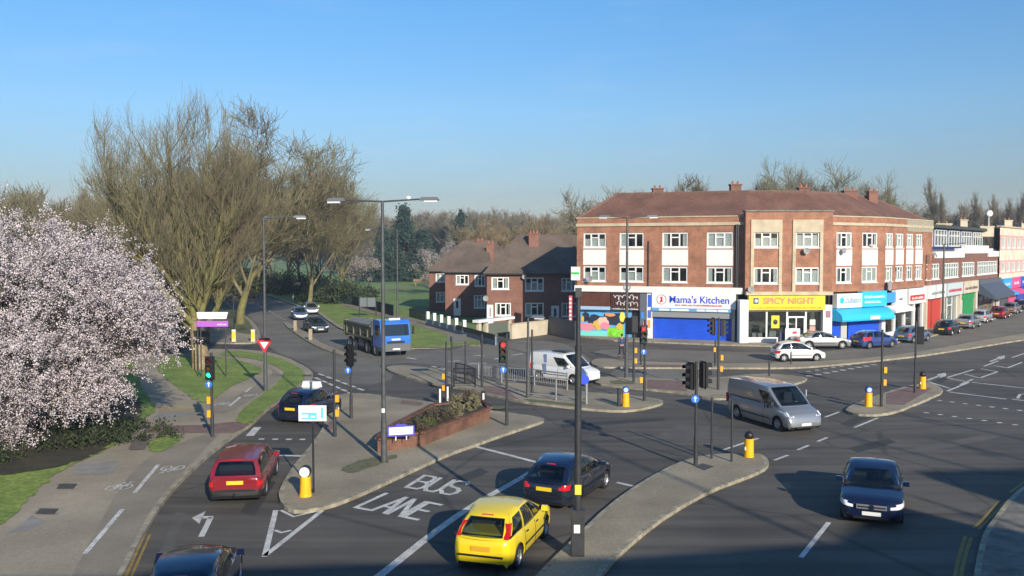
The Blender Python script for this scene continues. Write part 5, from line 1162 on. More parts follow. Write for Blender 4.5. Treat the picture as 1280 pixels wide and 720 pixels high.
signal(292.3, 413, 372, 'thin dark post behind the yellow bollard by the upper side road', (), (), name='plain_post', cat='post', rad=.06, fat=.01)
signal(801, 456, 430, 'short dark post on the strip before the shops, near the red signal', (), (), name='plain_post', cat='post', rad=.07, fat=.01)
# the near tall mast with cabinet base
x, y = put(722, 694); t = thing('mast', 'near dark mast with thick cabinet base, white sticker and yellow band', 'mast', (x, y, KH)); R = lambda p: Hof(x, y, p) - KH
m = MB(); m.cyl((0, 0, 0), (0, 0, R(432)), .095, .085, 14); m.cyl((0, 0, R(432)), (0, 0, R(364)), .06, .055, 12); m.build('pole', DARKG, t, 40)
m = MB(); m.box((0, 0, R(638) / 2), (.34, .3, R(638))); m.box((0, 0, R(638) + .02), (.36, .32, .04)); m.build('cabinet', DARKG, t)
MB().box((-.03, -.155, R(659)), (.16, .01, .22)).build('sticker', PWHITE, t); MB().box((-.0, -.1, R(611)), (.17, .03, .26)).build('number_band', flat('band_yellow', (.7, .62, .05)), t); MB().box((0, .0, R(366)), (.16, .16, .25)).build('sensor', DARKG, t)
# blue information sign
x, y = put(392, 616); t = thing('information_sign', 'white and pale blue panel sign on a thin black post at the island nose', 'sign', (x, y, KH)); R = lambda p: Hof(x, y, p) - KH; k = (y / FPX)
MB().cyl((0, 0, 0), (0, 0, R(510)), .035, n=8).build('post', BLACK, t)
zt, zb = R(506.5), R(526); MB().bx(-.46, .46, -.06, -.03, zb, zt).build('panel', PWHITE, t)
LB = flat('light_blue', (.12, .55, .85)); MB().bx(-.36, .14, -.07, -.06, zb + .07, zb + (zt - zb) * .55).build('blue_field', LB, t); MB().bx(.28, .36, -.07, -.06, zb + .1, zt - .08).build('blue_stripe', LB, t)
MB().bx(-.34, -.14, -.078, -.07, zb + .12, zb + .22).bx(-.06, .08, -.078, -.07, zb + .12, zb + .18).build('pictogram', PWHITE, t); scrib(IM, -.32, .18, zt - .16, zt - .1, flat('letter_palegrey', (.6, .62, .62)), t, -.065, 91)
# bollards
def bollard(px, py, label, kind, z=KH, group=None):
    x, y = put(px, py, z); t = thing('bollard', label, 'bollard', (x, y, z), group=group)
    if kind == 'y0':   # yellow drum, round white face
        m = MB(); m.cyl((0, 0, 0), (0, 0, .08), .21, .2, 16); m.cyl((0, 0, .08), (0, 0, .66), .19, .17, 16); m.build('body', PYEL, t, 40)
        MB().cyl((0, -.13, .82), (0, .1, .82), .19, n=20).build('lamp_housing', BLACK, t, 40); MB().cyl((0, -.15, .82), (0, -.13, .82), .165, n=20).build('face', PWHITE, t, 40)
    elif kind in ('yb', 'yk'):
        m = MB(); m.cyl((0, 0, 0), (0, 0, .06), .2, .2, 14); m.cyl((0, 0, .06), (0, 0, .72), .19, .18, 14); m.build('body', PYEL, t, 40)
        MB().box((-.17, -.1, .35), (.04, .06, .12)).build('reflector', REDL if kind == 'yb' else PWHITE, t)
        if kind == 'yb': MB().cyl((0, -.1, .87), (0, .08, .87), .17, n=18).build('lamp_housing', flat('sign_deepblue', (.01, .03, .3)), t, 40); MB().cyl((0, -.12, .87), (0, -.1, .87), .12, n=18).build('face', flat('pale_face', (.4, .6, .9)), t, 40)
        else: MB().sph((0, 0, .84), .18, 12, 7).build('cap', BLACK, t, 60)
    elif kind == 'w':
        MB().box((0, 0, .5), (.34, .2, 1.0), top=.9).build('body', flat('bollard_cream', (.7, .6, .36)), t); MB().box((0, -.11, .55), (.24, .03, .6)).build('face', flat('face_yellow', (.8, .6, .02)), t); MB().box((0, 0, 1.02), (.32, .2, .08)).build('cap', PWHITE, t)
    elif kind == 'k':
        MB().box((0, 0, .45), (.22, .34, .9), top=.92).build('body', BLACK, t); MB().box((.02, -.18, .45), (.09, .02, .75)).build('face', PWHITE, t)
    elif kind == 't': MB().box((0, 0, .5), (.3, .26, 1.0), top=.85).build('body', flat('bollard_tan', (.36, .27, .14), var=.15), t); MB().box((-.12, 0, .5), (.08, .28, .9)).build('side', flat('bollard_grey', (.3, .3, .32)), t)
    return t
bollard(382, 620, 'yellow drum bollard with round white face at the near island nose', 'y0')
bollard(782, 508, 'yellow bollard with blue top at the far island tip', 'yb'); bollard(1085.5, 508, 'yellow and orange bollard with blue top on the right hand island', 'yb')
bollard(936, 571, 'yellow bollard with black cap at the curved island tip', 'yk'); bollard(1153, 486, 'yellow bollard with black cap on the right hand island', 'yk')
bollard(292.5, 427, 'cream and yellow box bollard on the left, by the upper side road', 'w'); bollard(316.5, 427, 'cream and yellow box bollard nearer the upper road kerb', 'w')
bollard(550, 505, 'black and white bollard at the near end behind the planter', 'k'); bollard(559.5, 502, 'black and white bollard against the orange boxed post', 'k'); bollard(604, 511, 'black and white bollard at the far planter corner', 'k')
bollard(369.5, 413, 'tan square bollard on the upper road median by the silver blue car', 't'); bollard(388.5, 425, 'tan square bollard on the upper road median by the dark car', 't')
for px, py, lb in ((366.5, 376.5, 'thin cream marker post left one on the upper verge'), (378.5, 377, 'thin cream marker post beside the path mouth on the upper verge')):
    x, y = put(px, py, .1); t = tag(MB().box((0, 0, .55), (.22, .22, 1.1), top=.8).build('marker_post', flat('bollard_cream', (.7, .6, .36))), lb, 'post'); t.location = (x, y, .1)
x, y = put(385.5, 372.5, .1)
# dark post by yellow bollard and low pillar
x, y = put(773.5, 508); t = tag(MB().cyl((0, 0, 0), (0, 0, .95), .09, .09, 10).build('plain_post', DARKG, None, 40), 'stubby dark post left of the blue topped bollard on the far island', 'post'); t.location = (x, y, KH)
# signs on two posts, left lawn
x, y = put(249, 471, KH + .02); x2, y2 = put(281.5, 471.5, KH + .02); t = thing('lawn_sign', 'white sign board over a purple strip on thin posts in front of the tallest tree', 'sign', (x, y, KH)); R = lambda p: Hof(x, y, p) - KH; L = x2 - x
for u in (-.05, .14, L): MB().cyl((u, 0, 0), (u, 0, R(398)), .04, n=8).build('post', DARKG, t)
MB().extr([(-.08, R(390)), (L + .2, R(390)), (L + .08, R(398.5)), (0, R(398.5))], 'y', -.09, -.05).build('panel', PWHITE, t)
MB().bx(-.08, L + .2, -.09, -.05, R(408.3), R(401)).build('purple_strip', flat('sign_purple', (.42, .12, .55)), t)
scrib(IM, L * .55, L + .02, R(395.8), R(394.3), flat('letter_mid', (.4, .4, .45)), t, -.095, 95); scrib(IM, L * .72, L + .1, R(406.3), R(404.3), PWHITE, t, -.095, 96)
# sign backs (two large panels seen from behind)
x, y = put(459, 396, .1); t = thing('road_sign', 'pair of large dark sign backs on posts above the lorry body', 'sign', (x, y, .1)); R = lambda p: Hof(x, y, p) - .1
for a, b in ((448.8, 458.5), (459.3, 470)): MB().bx(XY(a, y) - x, XY(b, y) - x, -.03, .03, R(383.5), R(372)).build('panel', flat('sign_back', (.14, .16, .17), .5), t)
for a in (449.5, 470): MB().cyl((XY(a, y) - x, 0, 0), (XY(a, y) - x, 0, R(372)), .06, n=6).build('post', DARKG, t)
x, y = put(570, 481); t = thing('road_sign', 'single dark sign back on tall posts over the black railing', 'sign', (x, y, KH)); R = lambda p: Hof(x, y, p) - KH
MB().box(((XY(571, y) - x), 0, (R(418) + R(427)) / 2), (XY(583.6, y) - XY(558.6, y), .05, R(418) - R(427)), .25).build('panel', flat('sign_back_dark', (.05, .055, .06), .5), t)
for a, dy in ((565, -.2), (581.5, .3)): MB().cyl((XY(a, y) - x, dy, 0), (XY(a, y) - x, dy, R(420)), .05, n=8).build('post', DARKG, t)
# railings
def guard(pts, h, label, m_, barsn=2, vert=0, grp=None, name='guard_rail', z=KH):
    t = thing(name, label, 'railing', group=grp); W = [put(*p) for p in pts]
    for x, y in W: MB().cyl((x, y, z), (x, y, z + h), .045, n=8).build('post', m_, t)
    m = MB()
    if not vert:
        for k in range(barsn):
            zz = z + h - .06 - k * (h - .3); m2_ = MB()
            for (a, b) in zip(W, W[1:]): m2_.cyl((*a, zz), (*b, zz), .03, n=6)
            m2_.build('rail', m_, t)
        return t
    for (a, b) in zip(W, W[1:]):
        for k in range(barsn): zz = z + h - .06 - k * (h - .3) / max(1, barsn - 1); m.cyl((*a, zz), (*b, zz), .03, n=6)
        if vert:
            L = math.dist(a, b); n = int(L / vert)
            for i in range(1, n): m.cyl((a[0] + (b[0] - a[0]) * i / n, a[1] + (b[1] - a[1]) * i / n, z + .2), (a[0] + (b[0] - a[0]) * i / n, a[1] + (b[1] - a[1]) * i / n, z + h - .05), .011, n=4)
    m.build('rails', m_, t); return t
guard([(659, 497), (695, 500.5), (733, 504.5)], 1.25, 'galvanised two bar guard rail in front of the small white van', GALV, 2)
guard([(598, 473), (627, 478.5), (668, 481.5), (709, 487.5)], 1.0, 'galvanised pedestrian railing with thin bars at the far edge of the island', GALV, 2, .14)
guard([(567.5, 484), (594, 489 - 5), (581, 478), (570, 476)], 1.15, 'black pedestrian railing under the dark sign back', BLACK, 2, .14)
x, y = put(733, 505); t = thing('blue_plate_post', 'grey post with a bright blue plate at the end of the guard rail', 'sign', (x, y, KH)); R = lambda p: Hof(x, y, p) - KH
MB().cyl((0, 0, 0), (0, 0, R(466)), .07, n=10).build('post', GALV, t); MB().cyl((-.12, -.09, R(474)), (-.12, -.12, R(474)), .26, n=20).build('blue_plate', flat('plate_blue', (.02, .07, .75)), t, 40)
# play frame in the park, trunk notices
x, y = XY(525, 205), 205; t = thing('picnic_bench', 'wooden bench on the far park lawn', 'bench', (x, y, -.07)); W_ = flat('old_wood', (.3, .2, .12), .9, var=.2)
for dx in (-1.1, .9): MB().bx(dx, dx + .2, -.2, .2, 0, .9).build('leg', W_, t)
MB().bx(-1.5, 1.5, -.35, .1, .8, .9).build('seat', W_, t); MB().bx(-1.5, 1.5, .1, .2, 1.0, 1.5).build('backrest', W_, t)
# board outside the restaurant
x, y = put(990.5, 432); t = thing('notice_board', 'white free standing shop board with red and yellow print behind the small white hatchback', 'sign', (x, y, KH))
MB().bx(-.62, .62, -.03, .03, .3, 1.45).build('panel', PWHITE, t); MB().bx(-.02, .35, -.04, -.03, 1.0, 1.2).build('print_red', TR, t); MB().extr([(-.4, .6), (.1, .7), (.3, .85), (-.2, .75)], 'y', -.04, -.03).build('print_yellow', YS, t)
for dx in (-.6, .6): MB().bx(dx - .03, dx + .03, -.03, .25, 0, .35).build('leg', DARKG, t)
x, y = put(977, 431); tag(MB().box((0, 0, .55), (.5, .5, 1.1), top=.95).build('litter_bin', flat('bin_navy', (.04, .05, .12))), 'dark blue bin beside the free standing shop board', 'bin').location = (x, y, KH)

# ------------------------------------------------------------------ person walking before the mural
x, y = put(777, 447); ps = thing('person', 'person in dark blue jacket walking past the mural shutter', 'person', (x, y, KH), rz=-PI / 2 + .3)
def skin(name, J, E, R, m_, par, sub=2):
    me = bpy.data.meshes.new(name); me.from_pydata(J, E, []); o = bpy.data.objects.new(name, me); COL.objects.link(o)
    md = o.modifiers.new('s', 'SKIN'); sv = me.skin_vertices[0].data
    for i, r_ in enumerate(R): sv[i].radius = (r_, r_) if not isinstance(r_, tuple) else r_
    sv[0].use_root = True; o.modifiers.new('ss', 'SUBSURF').levels = sub; o.modifiers['ss'].render_levels = sub
    dg = bpy.context.evaluated_depsgraph_get(); m2 = bpy.data.meshes.new_from_object(o.evaluated_get(dg)); bpy.data.objects.remove(o)
    o = bpy.data.objects.new(name, m2); COL.objects.link(o); m2.materials.clear(); m2.materials.append(m_); m2.polygons.foreach_set('use_smooth', [True] * len(m2.polygons)); o.parent = par; return o
SK = flat('skin', (.45, .26, .18)); JK = flat('jacket_blue', (.04, .06, .14), .8); TRs = flat('trousers_dark', (.03, .03, .045), .9)
skin('body', [(0, 0, .95), (0, 0, 1.2), (.02, 0, 1.42), (.03, 0, 1.52), (.05, 0, 1.62), (.06, 0, 1.70), (.0, .19, 1.4), (-.08, .24, 1.12), (.05, .25, .88), (.1, .25, .80), (0, -.19, 1.4), (.1, -.24, 1.13), (.27, -.22, .95), (.33, -.21, .9), (.02, .1, .88), (.12, .11, .5), (.2, .11, .09), (.34, .11, .04), (.0, -.1, .88), (-.04, -.11, .5), (-.27, -.11, .14), (-.18, -.11, .04)],
    [(0, 1), (1, 2), (2, 3), (3, 4), (4, 5), (2, 6), (6, 7), (7, 8), (8, 9), (2, 10), (10, 11), (11, 12), (12, 13), (0, 14), (14, 15), (15, 16), (16, 17), (0, 18), (18, 19), (19, 20), (20, 21)],
    [.12, .13, .11, .05, .085, .075, .055, .042, .035, .04, .055, .042, .035, .04, .085, .06, .042, .035, .085, .06, .042, .035], SK, ps)
skin('jacket', [(0, 0, .9), (0, 0, 1.2), (.02, 0, 1.42), (.03, 0, 1.49), (.0, .2, 1.4), (-.08, .25, 1.12), (.05, .26, .9), (0, -.2, 1.4), (.1, -.25, 1.13), (.25, -.23, .97)], [(0, 1), (1, 2), (2, 3), (2, 4), (4, 5), (5, 6), (2, 7), (7, 8), (8, 9)], [.155, .16, .14, .075, .07, .058, .048, .07, .058, .048], JK, ps)
skin('trousers', [(0, 0, .97), (.02, .1, .86), (.12, .11, .5), (.2, .11, .12), (.0, -.1, .86), (-.04, -.11, .5), (-.26, -.11, .17)], [(0, 1), (1, 2), (2, 3), (0, 4), (4, 5), (5, 6)], [.13, .1, .075, .06, .1, .075, .06], TRs, ps)
MB().sph((.04, 0, 1.71), .105, 14, 9, sc=(1.05, .9, 1)).build('hair', flat('hair_dark', (.02, .015, .01)), ps, 60)
MB().box((.22, .11, .04), (.28, .1, .09)).box((-.2, -.11, .05), (.28, .1, .09)).build('shoes', BLACK, ps)
# ------------------------------------------------------------------ vehicles
def paint(name, col, rough=.28, metal=.0): return mat(name, col, rough, metal, coat=.8, spec=.5)
def cglass():
    m = bpy.data.materials.new('tinted_glass'); m.use_nodes = True; N, L = m.node_tree.nodes, m.node_tree.links; N.remove(N['Principled BSDF'])
    t = N.new('ShaderNodeBsdfTransparent'); t.inputs[0].default_value = (.45, .52, .50, 1); g = N.new('ShaderNodeBsdfGlossy'); g.inputs['Roughness'].default_value = .02
    mx = N.new('ShaderNodeMixShader'); L.new(reflectance(N, L, .07), mx.inputs[0]); L.new(t.outputs[0], mx.inputs[1]); L.new(g.outputs[0], mx.inputs[2]); L.new(mx.outputs[0], N['Material Output'].inputs['Surface']); return m
TGL = cglass(); INTR = flat('car_interior', (.018, .018, .02), .9); SEAT = flat('seat_cloth', (.06, .06, .065), .95)
WH = {}
def wheel(par, x, y, r, side, spokes=True):
    key = (round(r, 3), side, spokes)
    if key not in WH:
        s = side; m = MB(); n = 24; w_ = .19
        pr = [(r * .62, -.0), (r * .93, -.0), (r, .03), (r, w_ - .03), (r * .93, w_), (r * .5, w_)]; vs = []; fs = []
        for (rad, yy) in pr:
            for i in range(n): a = 2 * PI * i / n; vs.append((rad * math.cos(a), -s * yy, rad * math.sin(a)))
        for j in range(len(pr) - 1):
            for i in range(n): fs.append((j * n + i, j * n + (i + 1) % n, (j + 1) * n + (i + 1) % n, (j + 1) * n + i))
        t = m.add(vs, fs).build('tyre', RUB, None, 40); ty = t.data; bpy.data.objects.remove(t)
        m = MB(); m.cyl((0, -s * .06, 0), (0, -s * .065, 0), r * .63, n=20, mi=1)
        for i in range(20):
            a, b = 2 * PI * i / 20, 2 * PI * (i + 1) / 20; q = []
            for (rad, yy) in ((r * .64, .0), (r * .56, .035)):
                q += [(rad * math.cos(a), -s * yy, rad * math.sin(a)), (rad * math.cos(b), -s * yy, rad * math.sin(b))]
            m.add(q, [(0, 1, 3, 2)], 0)
        for i in range(5 if spokes else 8):
            a = 2 * PI * i / (5 if spokes else 8); c, sn = math.cos(a), math.sin(a); wd = .05 if spokes else .035
            for (r0, r1) in ((0, r * .6),):
                m.add([(-sn * wd, -s * .03, c * wd), (c * r1 - sn * wd * .8, -s * .03, sn * r1 + c * wd * .8), (c * r1 + sn * wd * .8, -s * .03, sn * r1 - c * wd * .8), (sn * wd, -s * .03, -c * wd)], [(0, 1, 2, 3)], 0)
        m.cyl((0, -s * .06, 0), (0, -s * .02, 0), r * .17, n=12, mi=0)
        t = m.build('rim', [RIM, BLACK]); rm = t.data; bpy.data.objects.remove(t); WH[key] = (ty, rm)
    ty, rm = WH[key]; w_ = bpy.data.objects.new('wheel', None); COL.objects.link(w_); w_.parent = par; w_.location = (x, y, r)
    for nm, me in (('tyre', ty), ('rim', rm)): o = bpy.data.objects.new(nm, me); COL.objects.link(o); o.parent = w_
    return w_
def interp(tab, x):
    if x <= tab[0][0]: return tab[0][1]
    for (a, b), (c, d) in zip(tab, tab[1:]):
        if x <= c: return b + (d - b) * (x - a) / (c - a + 1e-9)
    return tab[-1][1]
SPEC = {
 # L, W, wheelbase, front axle offset from front, wheel r, ztop table (from rear = 0), cabin (rear base x, front base x, rear roof x, front roof x), belt z, roof z, roof half width ratio
 'hatch': dict(L=4.15, W=1.70, wb=2.61, fo=.82, r=.31, top=[(0, .58), (.03, .80), (.12, .90), (.3, .95), (2.9, .93), (3.3, .88), (3.75, .80), (4.0, .72), (4.11, .62), (4.15, .42)], cab=(.12, 3.28, .72, 2.3), belt=.9, roof=1.46, side=[(.05, .30, .1, .88), (.345, .62, .06, .92), (.635, .93, .06, .92)]),
 'small': dict(L=3.8, W=1.65, wb=2.44, fo=.75, r=.29, top=[(0, .55), (.03, .75), (.1, .86), (.3, .92), (2.6, .9), (3.0, .84), (3.45, .74), (3.68, .63), (3.77, .52), (3.8, .42)], cab=(.10, 3.0, .55, 2.1), belt=.88, roof=1.43, side=[(.06, .36, .1, .88), (.38, .9, .06, .92)]),
 'estate': dict(boxy=1, L=4.75, W=1.75, wb=2.77, fo=.88, r=.31, top=[(0, .5), (.02, .86), (.08, .92), (.3, .94), (3.35, .93), (3.6, .90), (4.5, .80), (4.68, .74), (4.73, .6), (4.75, .45)], cab=(.06, 3.42, .36, 2.75), belt=.9, roof=1.45, side=[(.03, .28, .1, .88), (.30, .60, .08, .9), (.62, .93, .08, .9)]),
 'saloon': dict(L=4.7, W=1.80, wb=2.80, fo=.82, r=.33, top=[(0, .55), (.03, .82), (.1, .95), (.35, 1.0), (.9, .98), (3.3, .94), (3.7, .90), (4.25, .82), (4.52, .76), (4.65, .66), (4.7, .42)], cab=(.72, 3.62, 1.45, 2.65), belt=.92, roof=1.43, side=[(.17, .46, .08, .86), (.475, .9, .06, .9)]),
 'van': dict(boxy=1, L=4.9, W=1.90, wb=3.15, fo=.85, r=.33, top=[(0, .6), (.02, 1.1), (.06, 1.16), (3.7, 1.15), (4.1, 1.12), (4.5, .98), (4.78, .80), (4.86, .6), (4.9, .45)], cab=(.03, 4.12, .08, 3.15), belt=1.1, roof=1.93, side=[(.74, .955, .05, .72)]),
 'smallvan': dict(boxy=1, L=4.4, W=1.80, wb=2.73, fo=.85, r=.31, top=[(0, .55), (.02, 1.0), (.06, 1.06), (3.2, 1.05), (3.55, 1.02), (4.0, .9), (4.28, .74), (4.37, .55), (4.4, .42)], cab=(.03, 3.62, .08, 2.7), belt=1.0, roof=1.80, side=[(.66, .95, .05, .72)]),
}
PLV = [(0, .80), (.04, .88), (.13, .945), (.4, .985), (.9, 1.0)]; PLC = [(0, .66), (.05, .78), (.15, .88), (.38, .955), (.95, 1.0)]
def body_fn(sp):
    L, W = sp['L'], sp['W']; plan = PLV if sp.get('boxy') else PLC
    def hw(x, z): e = min(x, L - x); return W / 2 * interp(plan, e) * (1 - .10 * max(0, (z - .6) / .5) ** 1.5 - .06 * max(0, (.5 - z) / .3) ** 2)
    return hw
def vehicle(kind, pt, label, cat, loc, ang, name=None, roofpaint=None, dark_bumper=False, lights='std', vanpanels=True, detail=True, **over):
    sp = dict(SPEC[kind]); sp.update(over); L, W, wb, fo, r = sp['L'], sp['W'], sp['wb'], sp['fo'], sp['r']
    t = thing(name or 'parked_car', label, cat, (loc[0], loc[1], 0), ang); X0 = -L / 2
    hw = body_fn(sp); top = sp['top']; fx, rx = L - fo, L - fo - wb; ra = r + .055; zb = .19
    xs = sorted(set([round(a, 3) for a, _ in top] + [.015, .2, .4, .6] + [round(L * i / 30, 3) for i in range(31)] + [round(c + ra * math.cos(q), 3) for c in (fx, rx) for q in np.linspace(0, PI, 9)]))
    rings = []; m = MB()
    for x in xs:
        zt = interp(top, x); zl = zb + (.12 if x < .1 or x > L - .1 else 0)
        for c in (fx, rx):
            if abs(x - c) < ra + 1e-6: zl = max(zl, r + math.sqrt(max(0, ra * ra - (x - c) ** 2)))
        zl = min(zl, zt - .12)
        ha = hw(x, zt)
        pr = [(.0, zl), (hw(x, zl) * .86, zl), (hw(x, zl) - .012, zl + .0)]
        for f in (.12, .35, .6, .84): z = zl + (zt - zl) * f; pr.append((hw(x, z), z))
        pr += [(hw(x, zt) - .015, zt - .02), (hw(x, zt) * .95 - .03, zt + .008), (hw(x, zt) * .5, zt + .03), (0, zt + .038)]
        ring = [(X0 + x, a, b) for a, b in pr] + [(X0 + x, -a, b) for a, b in pr[-2:0:-1]]; rings.append(ring)
    n = len(rings[0]); vs = [p for R_ in rings for p in R_]; fs = []; mi = []
    for j in range(len(rings) - 1):
        for i in range(n):
            fs.append((j * n + i, j * n + (i + 1) % n, (j + 1) * n + (i + 1) % n, (j + 1) * n + i)); k = i if i < n // 2 else n - 1 - i
            zc = (rings[j][i][2] + rings[j + 1][(i + 1) % n][2]) / 2
            mi.append(1 if k < 2 or (dark_bumper and zc < .5) or zc < .24 else 0)
    fs += [tuple(range(n)), tuple(range(len(vs) - 1, len(vs) - n - 1, -1))]; mi += [1 if dark_bumper else 0] * 2
    m.v, m.f, m.m = vs, fs, mi; body = m.build('body', [pt, flat('trim_black', (.02, .02, .02), .6)], t, 38)
    for c in (fx, rx):
        for s in (1, -1): wheel(t, X0 + c, s * (W / 2 - .025) * .985, r, s, kind not in ('van', 'smallvan'))
    # cabin
    rb, fb, rr, fr = [X0 + q for q in sp['cab']]; zB, zT = sp['belt'], sp['roof']; wB = W / 2 * .93; wT = W / 2 * sp.get('rw', .73 if 'van' not in kind else .86)
    bx_ = sp.get('boxy'); AR = .05 if bx_ else .115; tk = .03 if bx_ else .13
    def kw(u): return 1 - tk * abs(2 * u - 1) ** 3
    def side(s, u, v):
        a = Vector((rb + (fb - rb) * u, s * wB * kw(u), zB)); b = Vector((rr + (fr - rr) * u, s * wT * kw(u), zT - AR)); p = a.lerp(b, v); p.y += s * .04 * math.sin(PI * v); p.z += AR * math.sin(PI * u) * v; return p
    def front(u, v, s=1, F=True):
        y_ = -1 + 2 * u; xb, xt = (fb, fr) if F else (rb, rr); k = 1 if F else -1; bul = (.16 if F else (.07 if bx_ else .15)) * (1 - y_ * y_) * k; e_ = kw(0)
        a = Vector((xb + bul, y_ * wB * e_, zB)); b = Vector((xt + bul * .7, y_ * wT * e_, zT - AR)); p = a.lerp(b, v); p.y += (1 if y_ > 0 else -1 if y_ < 0 else 0) * .04 * math.sin(PI * v) * abs(y_); p.z += .035 * (1 - y_ * y_) * v
        p.x += k * (.0 if bx_ else .05) * math.sin(PI * v); return p
    def rooff(u, v):
        y_ = -1 + 2 * v; ax = rr - (.07 if bx_ else .15) * .7 * (1 - y_ * y_); bx = fr + .16 * .7 * (1 - y_ * y_); x = ax + (bx - ax) * u
        return Vector((x, y_ * wT * kw(u), zT - AR + AR * math.sin(PI * u) + .035 * (1 - y_ * y_)))
    def sheet(f, u0, u1, v0, v1, nu, nv, off=None, mb=None):
        mb = mb or MB(); vs = []
        for i in range(nu + 1):
            for j in range(nv + 1):
                p = f(u0 + (u1 - u0) * i / nu, v0 + (v1 - v0) * j / nv); vs.append(tuple(p + off) if off is not None else tuple(p))
        return mb.add(vs, [(i * (nv + 1) + j, (i + 1) * (nv + 1) + j, (i + 1) * (nv + 1) + j + 1, i * (nv + 1) + j + 1) for i in range(nu) for j in range(nv)])
    def holed(f, holes, nu, nv, mb):
        us = sorted({0., 1., *[i / nu for i in range(nu + 1)], *[h[0] for h in holes], *[h[1] for h in holes]}); vs_ = sorted({0., 1., *[i / nv for i in range(nv + 1)], *[h[2] for h in holes], *[h[3] for h in holes]})
        V_ = [tuple(f(u, v)) for u in us for v in vs_]; n_v = len(vs_); F_ = []
        for i in range(len(us) - 1):
            for j in range(n_v - 1):
                mu, mv = (us[i] + us[i + 1]) / 2, (vs_[j] + vs_[j + 1]) / 2
                if any(h[0] < mu < h[1] and h[2] < mv < h[3] for h in holes): continue
                F_.append((i * n_v + j, (i + 1) * n_v + j, (i + 1) * n_v + j + 1, i * n_v + j + 1))
        mb.add(V_, F_)
    FH = [(.08, .92, .06, .94)]; RH = [] if kind in ('van', 'smallvan') else [(.10, .90, .10, .88)]
    cb = MB()
    for s in (1, -1): holed(lambda u, v, s=s: side(s, u, v), [(a + .005, b - .005, c_ + .01, d_ - .01) for a, b, c_, d_ in sp['side']], 8, 5, cb)
    holed(front, FH, 8, 5, cb); holed(lambda u, v: front(u, v, 1, False), RH, 8, 5, cb); sheet(rooff, 0, 1, 0, 1, 8, 8, mb=cb)
    me = cb; o = me.build('cabin', roofpaint or pt, t, 50)
    bm = bmesh.new(); bm.from_mesh(o.data); bmesh.ops.remove_doubles(bm, verts=bm.verts, dist=.004); bmesh.ops.recalc_face_normals(bm, faces=bm.faces); bm.to_mesh(o.data); bm.free(); o.data.polygons.foreach_set('use_smooth', [True] * len(o.data.polygons)); o.data.set_sharp_from_angle(angle=math.radians(50))
    e = .012; V3 = Vector
    sheet(front, .07, .93, .05, .95, 8, 4, V3((e, 0, e * .7))).build('windscreen', TGL, t, 60)
    if kind not in ('van', 'smallvan'): sheet(lambda u, v: front(u, v, 1, False), .09, .91, .08 if kind != 'estate' else .12, .88, 8, 4, V3((-e, 0, e * .7))).build('rear_window', TGL, t, 60)
    for s in (1, -1):
        for (u0, u1, v0, v1) in sp['side']:
            def sf(u, v, s=s, u1=u1, u0=u0):
                k = (u - u0) / (u1 - u0); return side(s, u, v)
            sheet(sf, u0, u1, v0, v1, 4, 3, V3((0, s * e, e * .3))).build('side_window', TGL, t, 60)
    # interior seen through the glass
    q = MB(); q.box(((rb + fb) / 2, 0, zB + .045), (fb - rb - .08, 2 * wB - .08, .03)); q.build('interior', INTR, t)
    if kind not in ('van', 'smallvan'):
        for s in (1, -1): MB().box((fr - .32, s * wB * .46, zB + .12), (.14, .46, .34), top=.85).box((fr - .34, s * wB * .46, zB + .36), (.09, .24, .17), top=.85).build('seat', SEAT, t)
        MB().box((rr + .38, 0, zB + .1), (.14, wB * 1.6, .3), top=.9).build('rear_seat', SEAT, t)
    else:
        for s in (1, -1): MB().box((fr - .2, s * wB * .5, zB + .2), (.16, .5, .5), top=.8).build('seat', SEAT, t)
        MB().box((fr - .55, 0, (zB + zT) / 2), (.04, wB * 1.8, zT - zB - .15)).build('bulkhead', INTR, t)
    MB().box((fb - .25, 0, zB + .06), (.35, wB * 1.8, .07)).build('dashboard', INTR, t)
    # details
    def endx(z, F): 
        if F:
            for i in range(200):
                x = L - i * .01
                if interp(top, x) >= z: return x
        else:
            for i in range(200):
                x = i * .01
                if interp(top, x) >= z: return x
        return 0
    dinv = [(b_, a_) for a_, b_ in (PLV if sp.get('boxy') else PLC)]
    def skinpt(yf, z, F, off=.014):
        ex = endx(z, F); e0 = (L - ex) if F else ex; y_ = yf * W / 2; d = interp(dinv, min(1, abs(yf)) / (hw(L / 2, z) / (W / 2))) ; d = max(0, d - e0)
        x = ex - d - 0 if F else ex + d; return Vector((X0 + x + (off if F else -off), y_ * 1.0 + (math.copysign(off * .6, yf)), z))
    def lampp(y0, y1, z0, z1, F, m_, nm, s, off=.016, nu=8, sl=0.0):
        mb = MB(); vs = []
        for i in range(nu + 1):
            yf = y0 + (y1 - y0) * i / nu
            k_ = i / nu; za = z0 + sl * k_; zc = z1 + sl * k_ * .6 - (z1 - z0) * .25 * (1 - k_) * (1 if sl else 0)
            for z in (za, (za + zc) / 2, zc): vs.append(tuple(skinpt(s * yf, z, F, off)))
        mb.add(vs, [(i * 3 + j, i * 3 + 3 + j, i * 3 + 4 + j, i * 3 + 1 + j) for i in range(nu) for j in range(2)]); return mb.build(nm, m_, t, 60)
    zr0, zr1, yr0, yr1 = sp.get('tail', (.62, .82, .66, .93)); zh0, zh1, yh0, yh1 = sp.get('headl', (.54, .68, .5, .93))
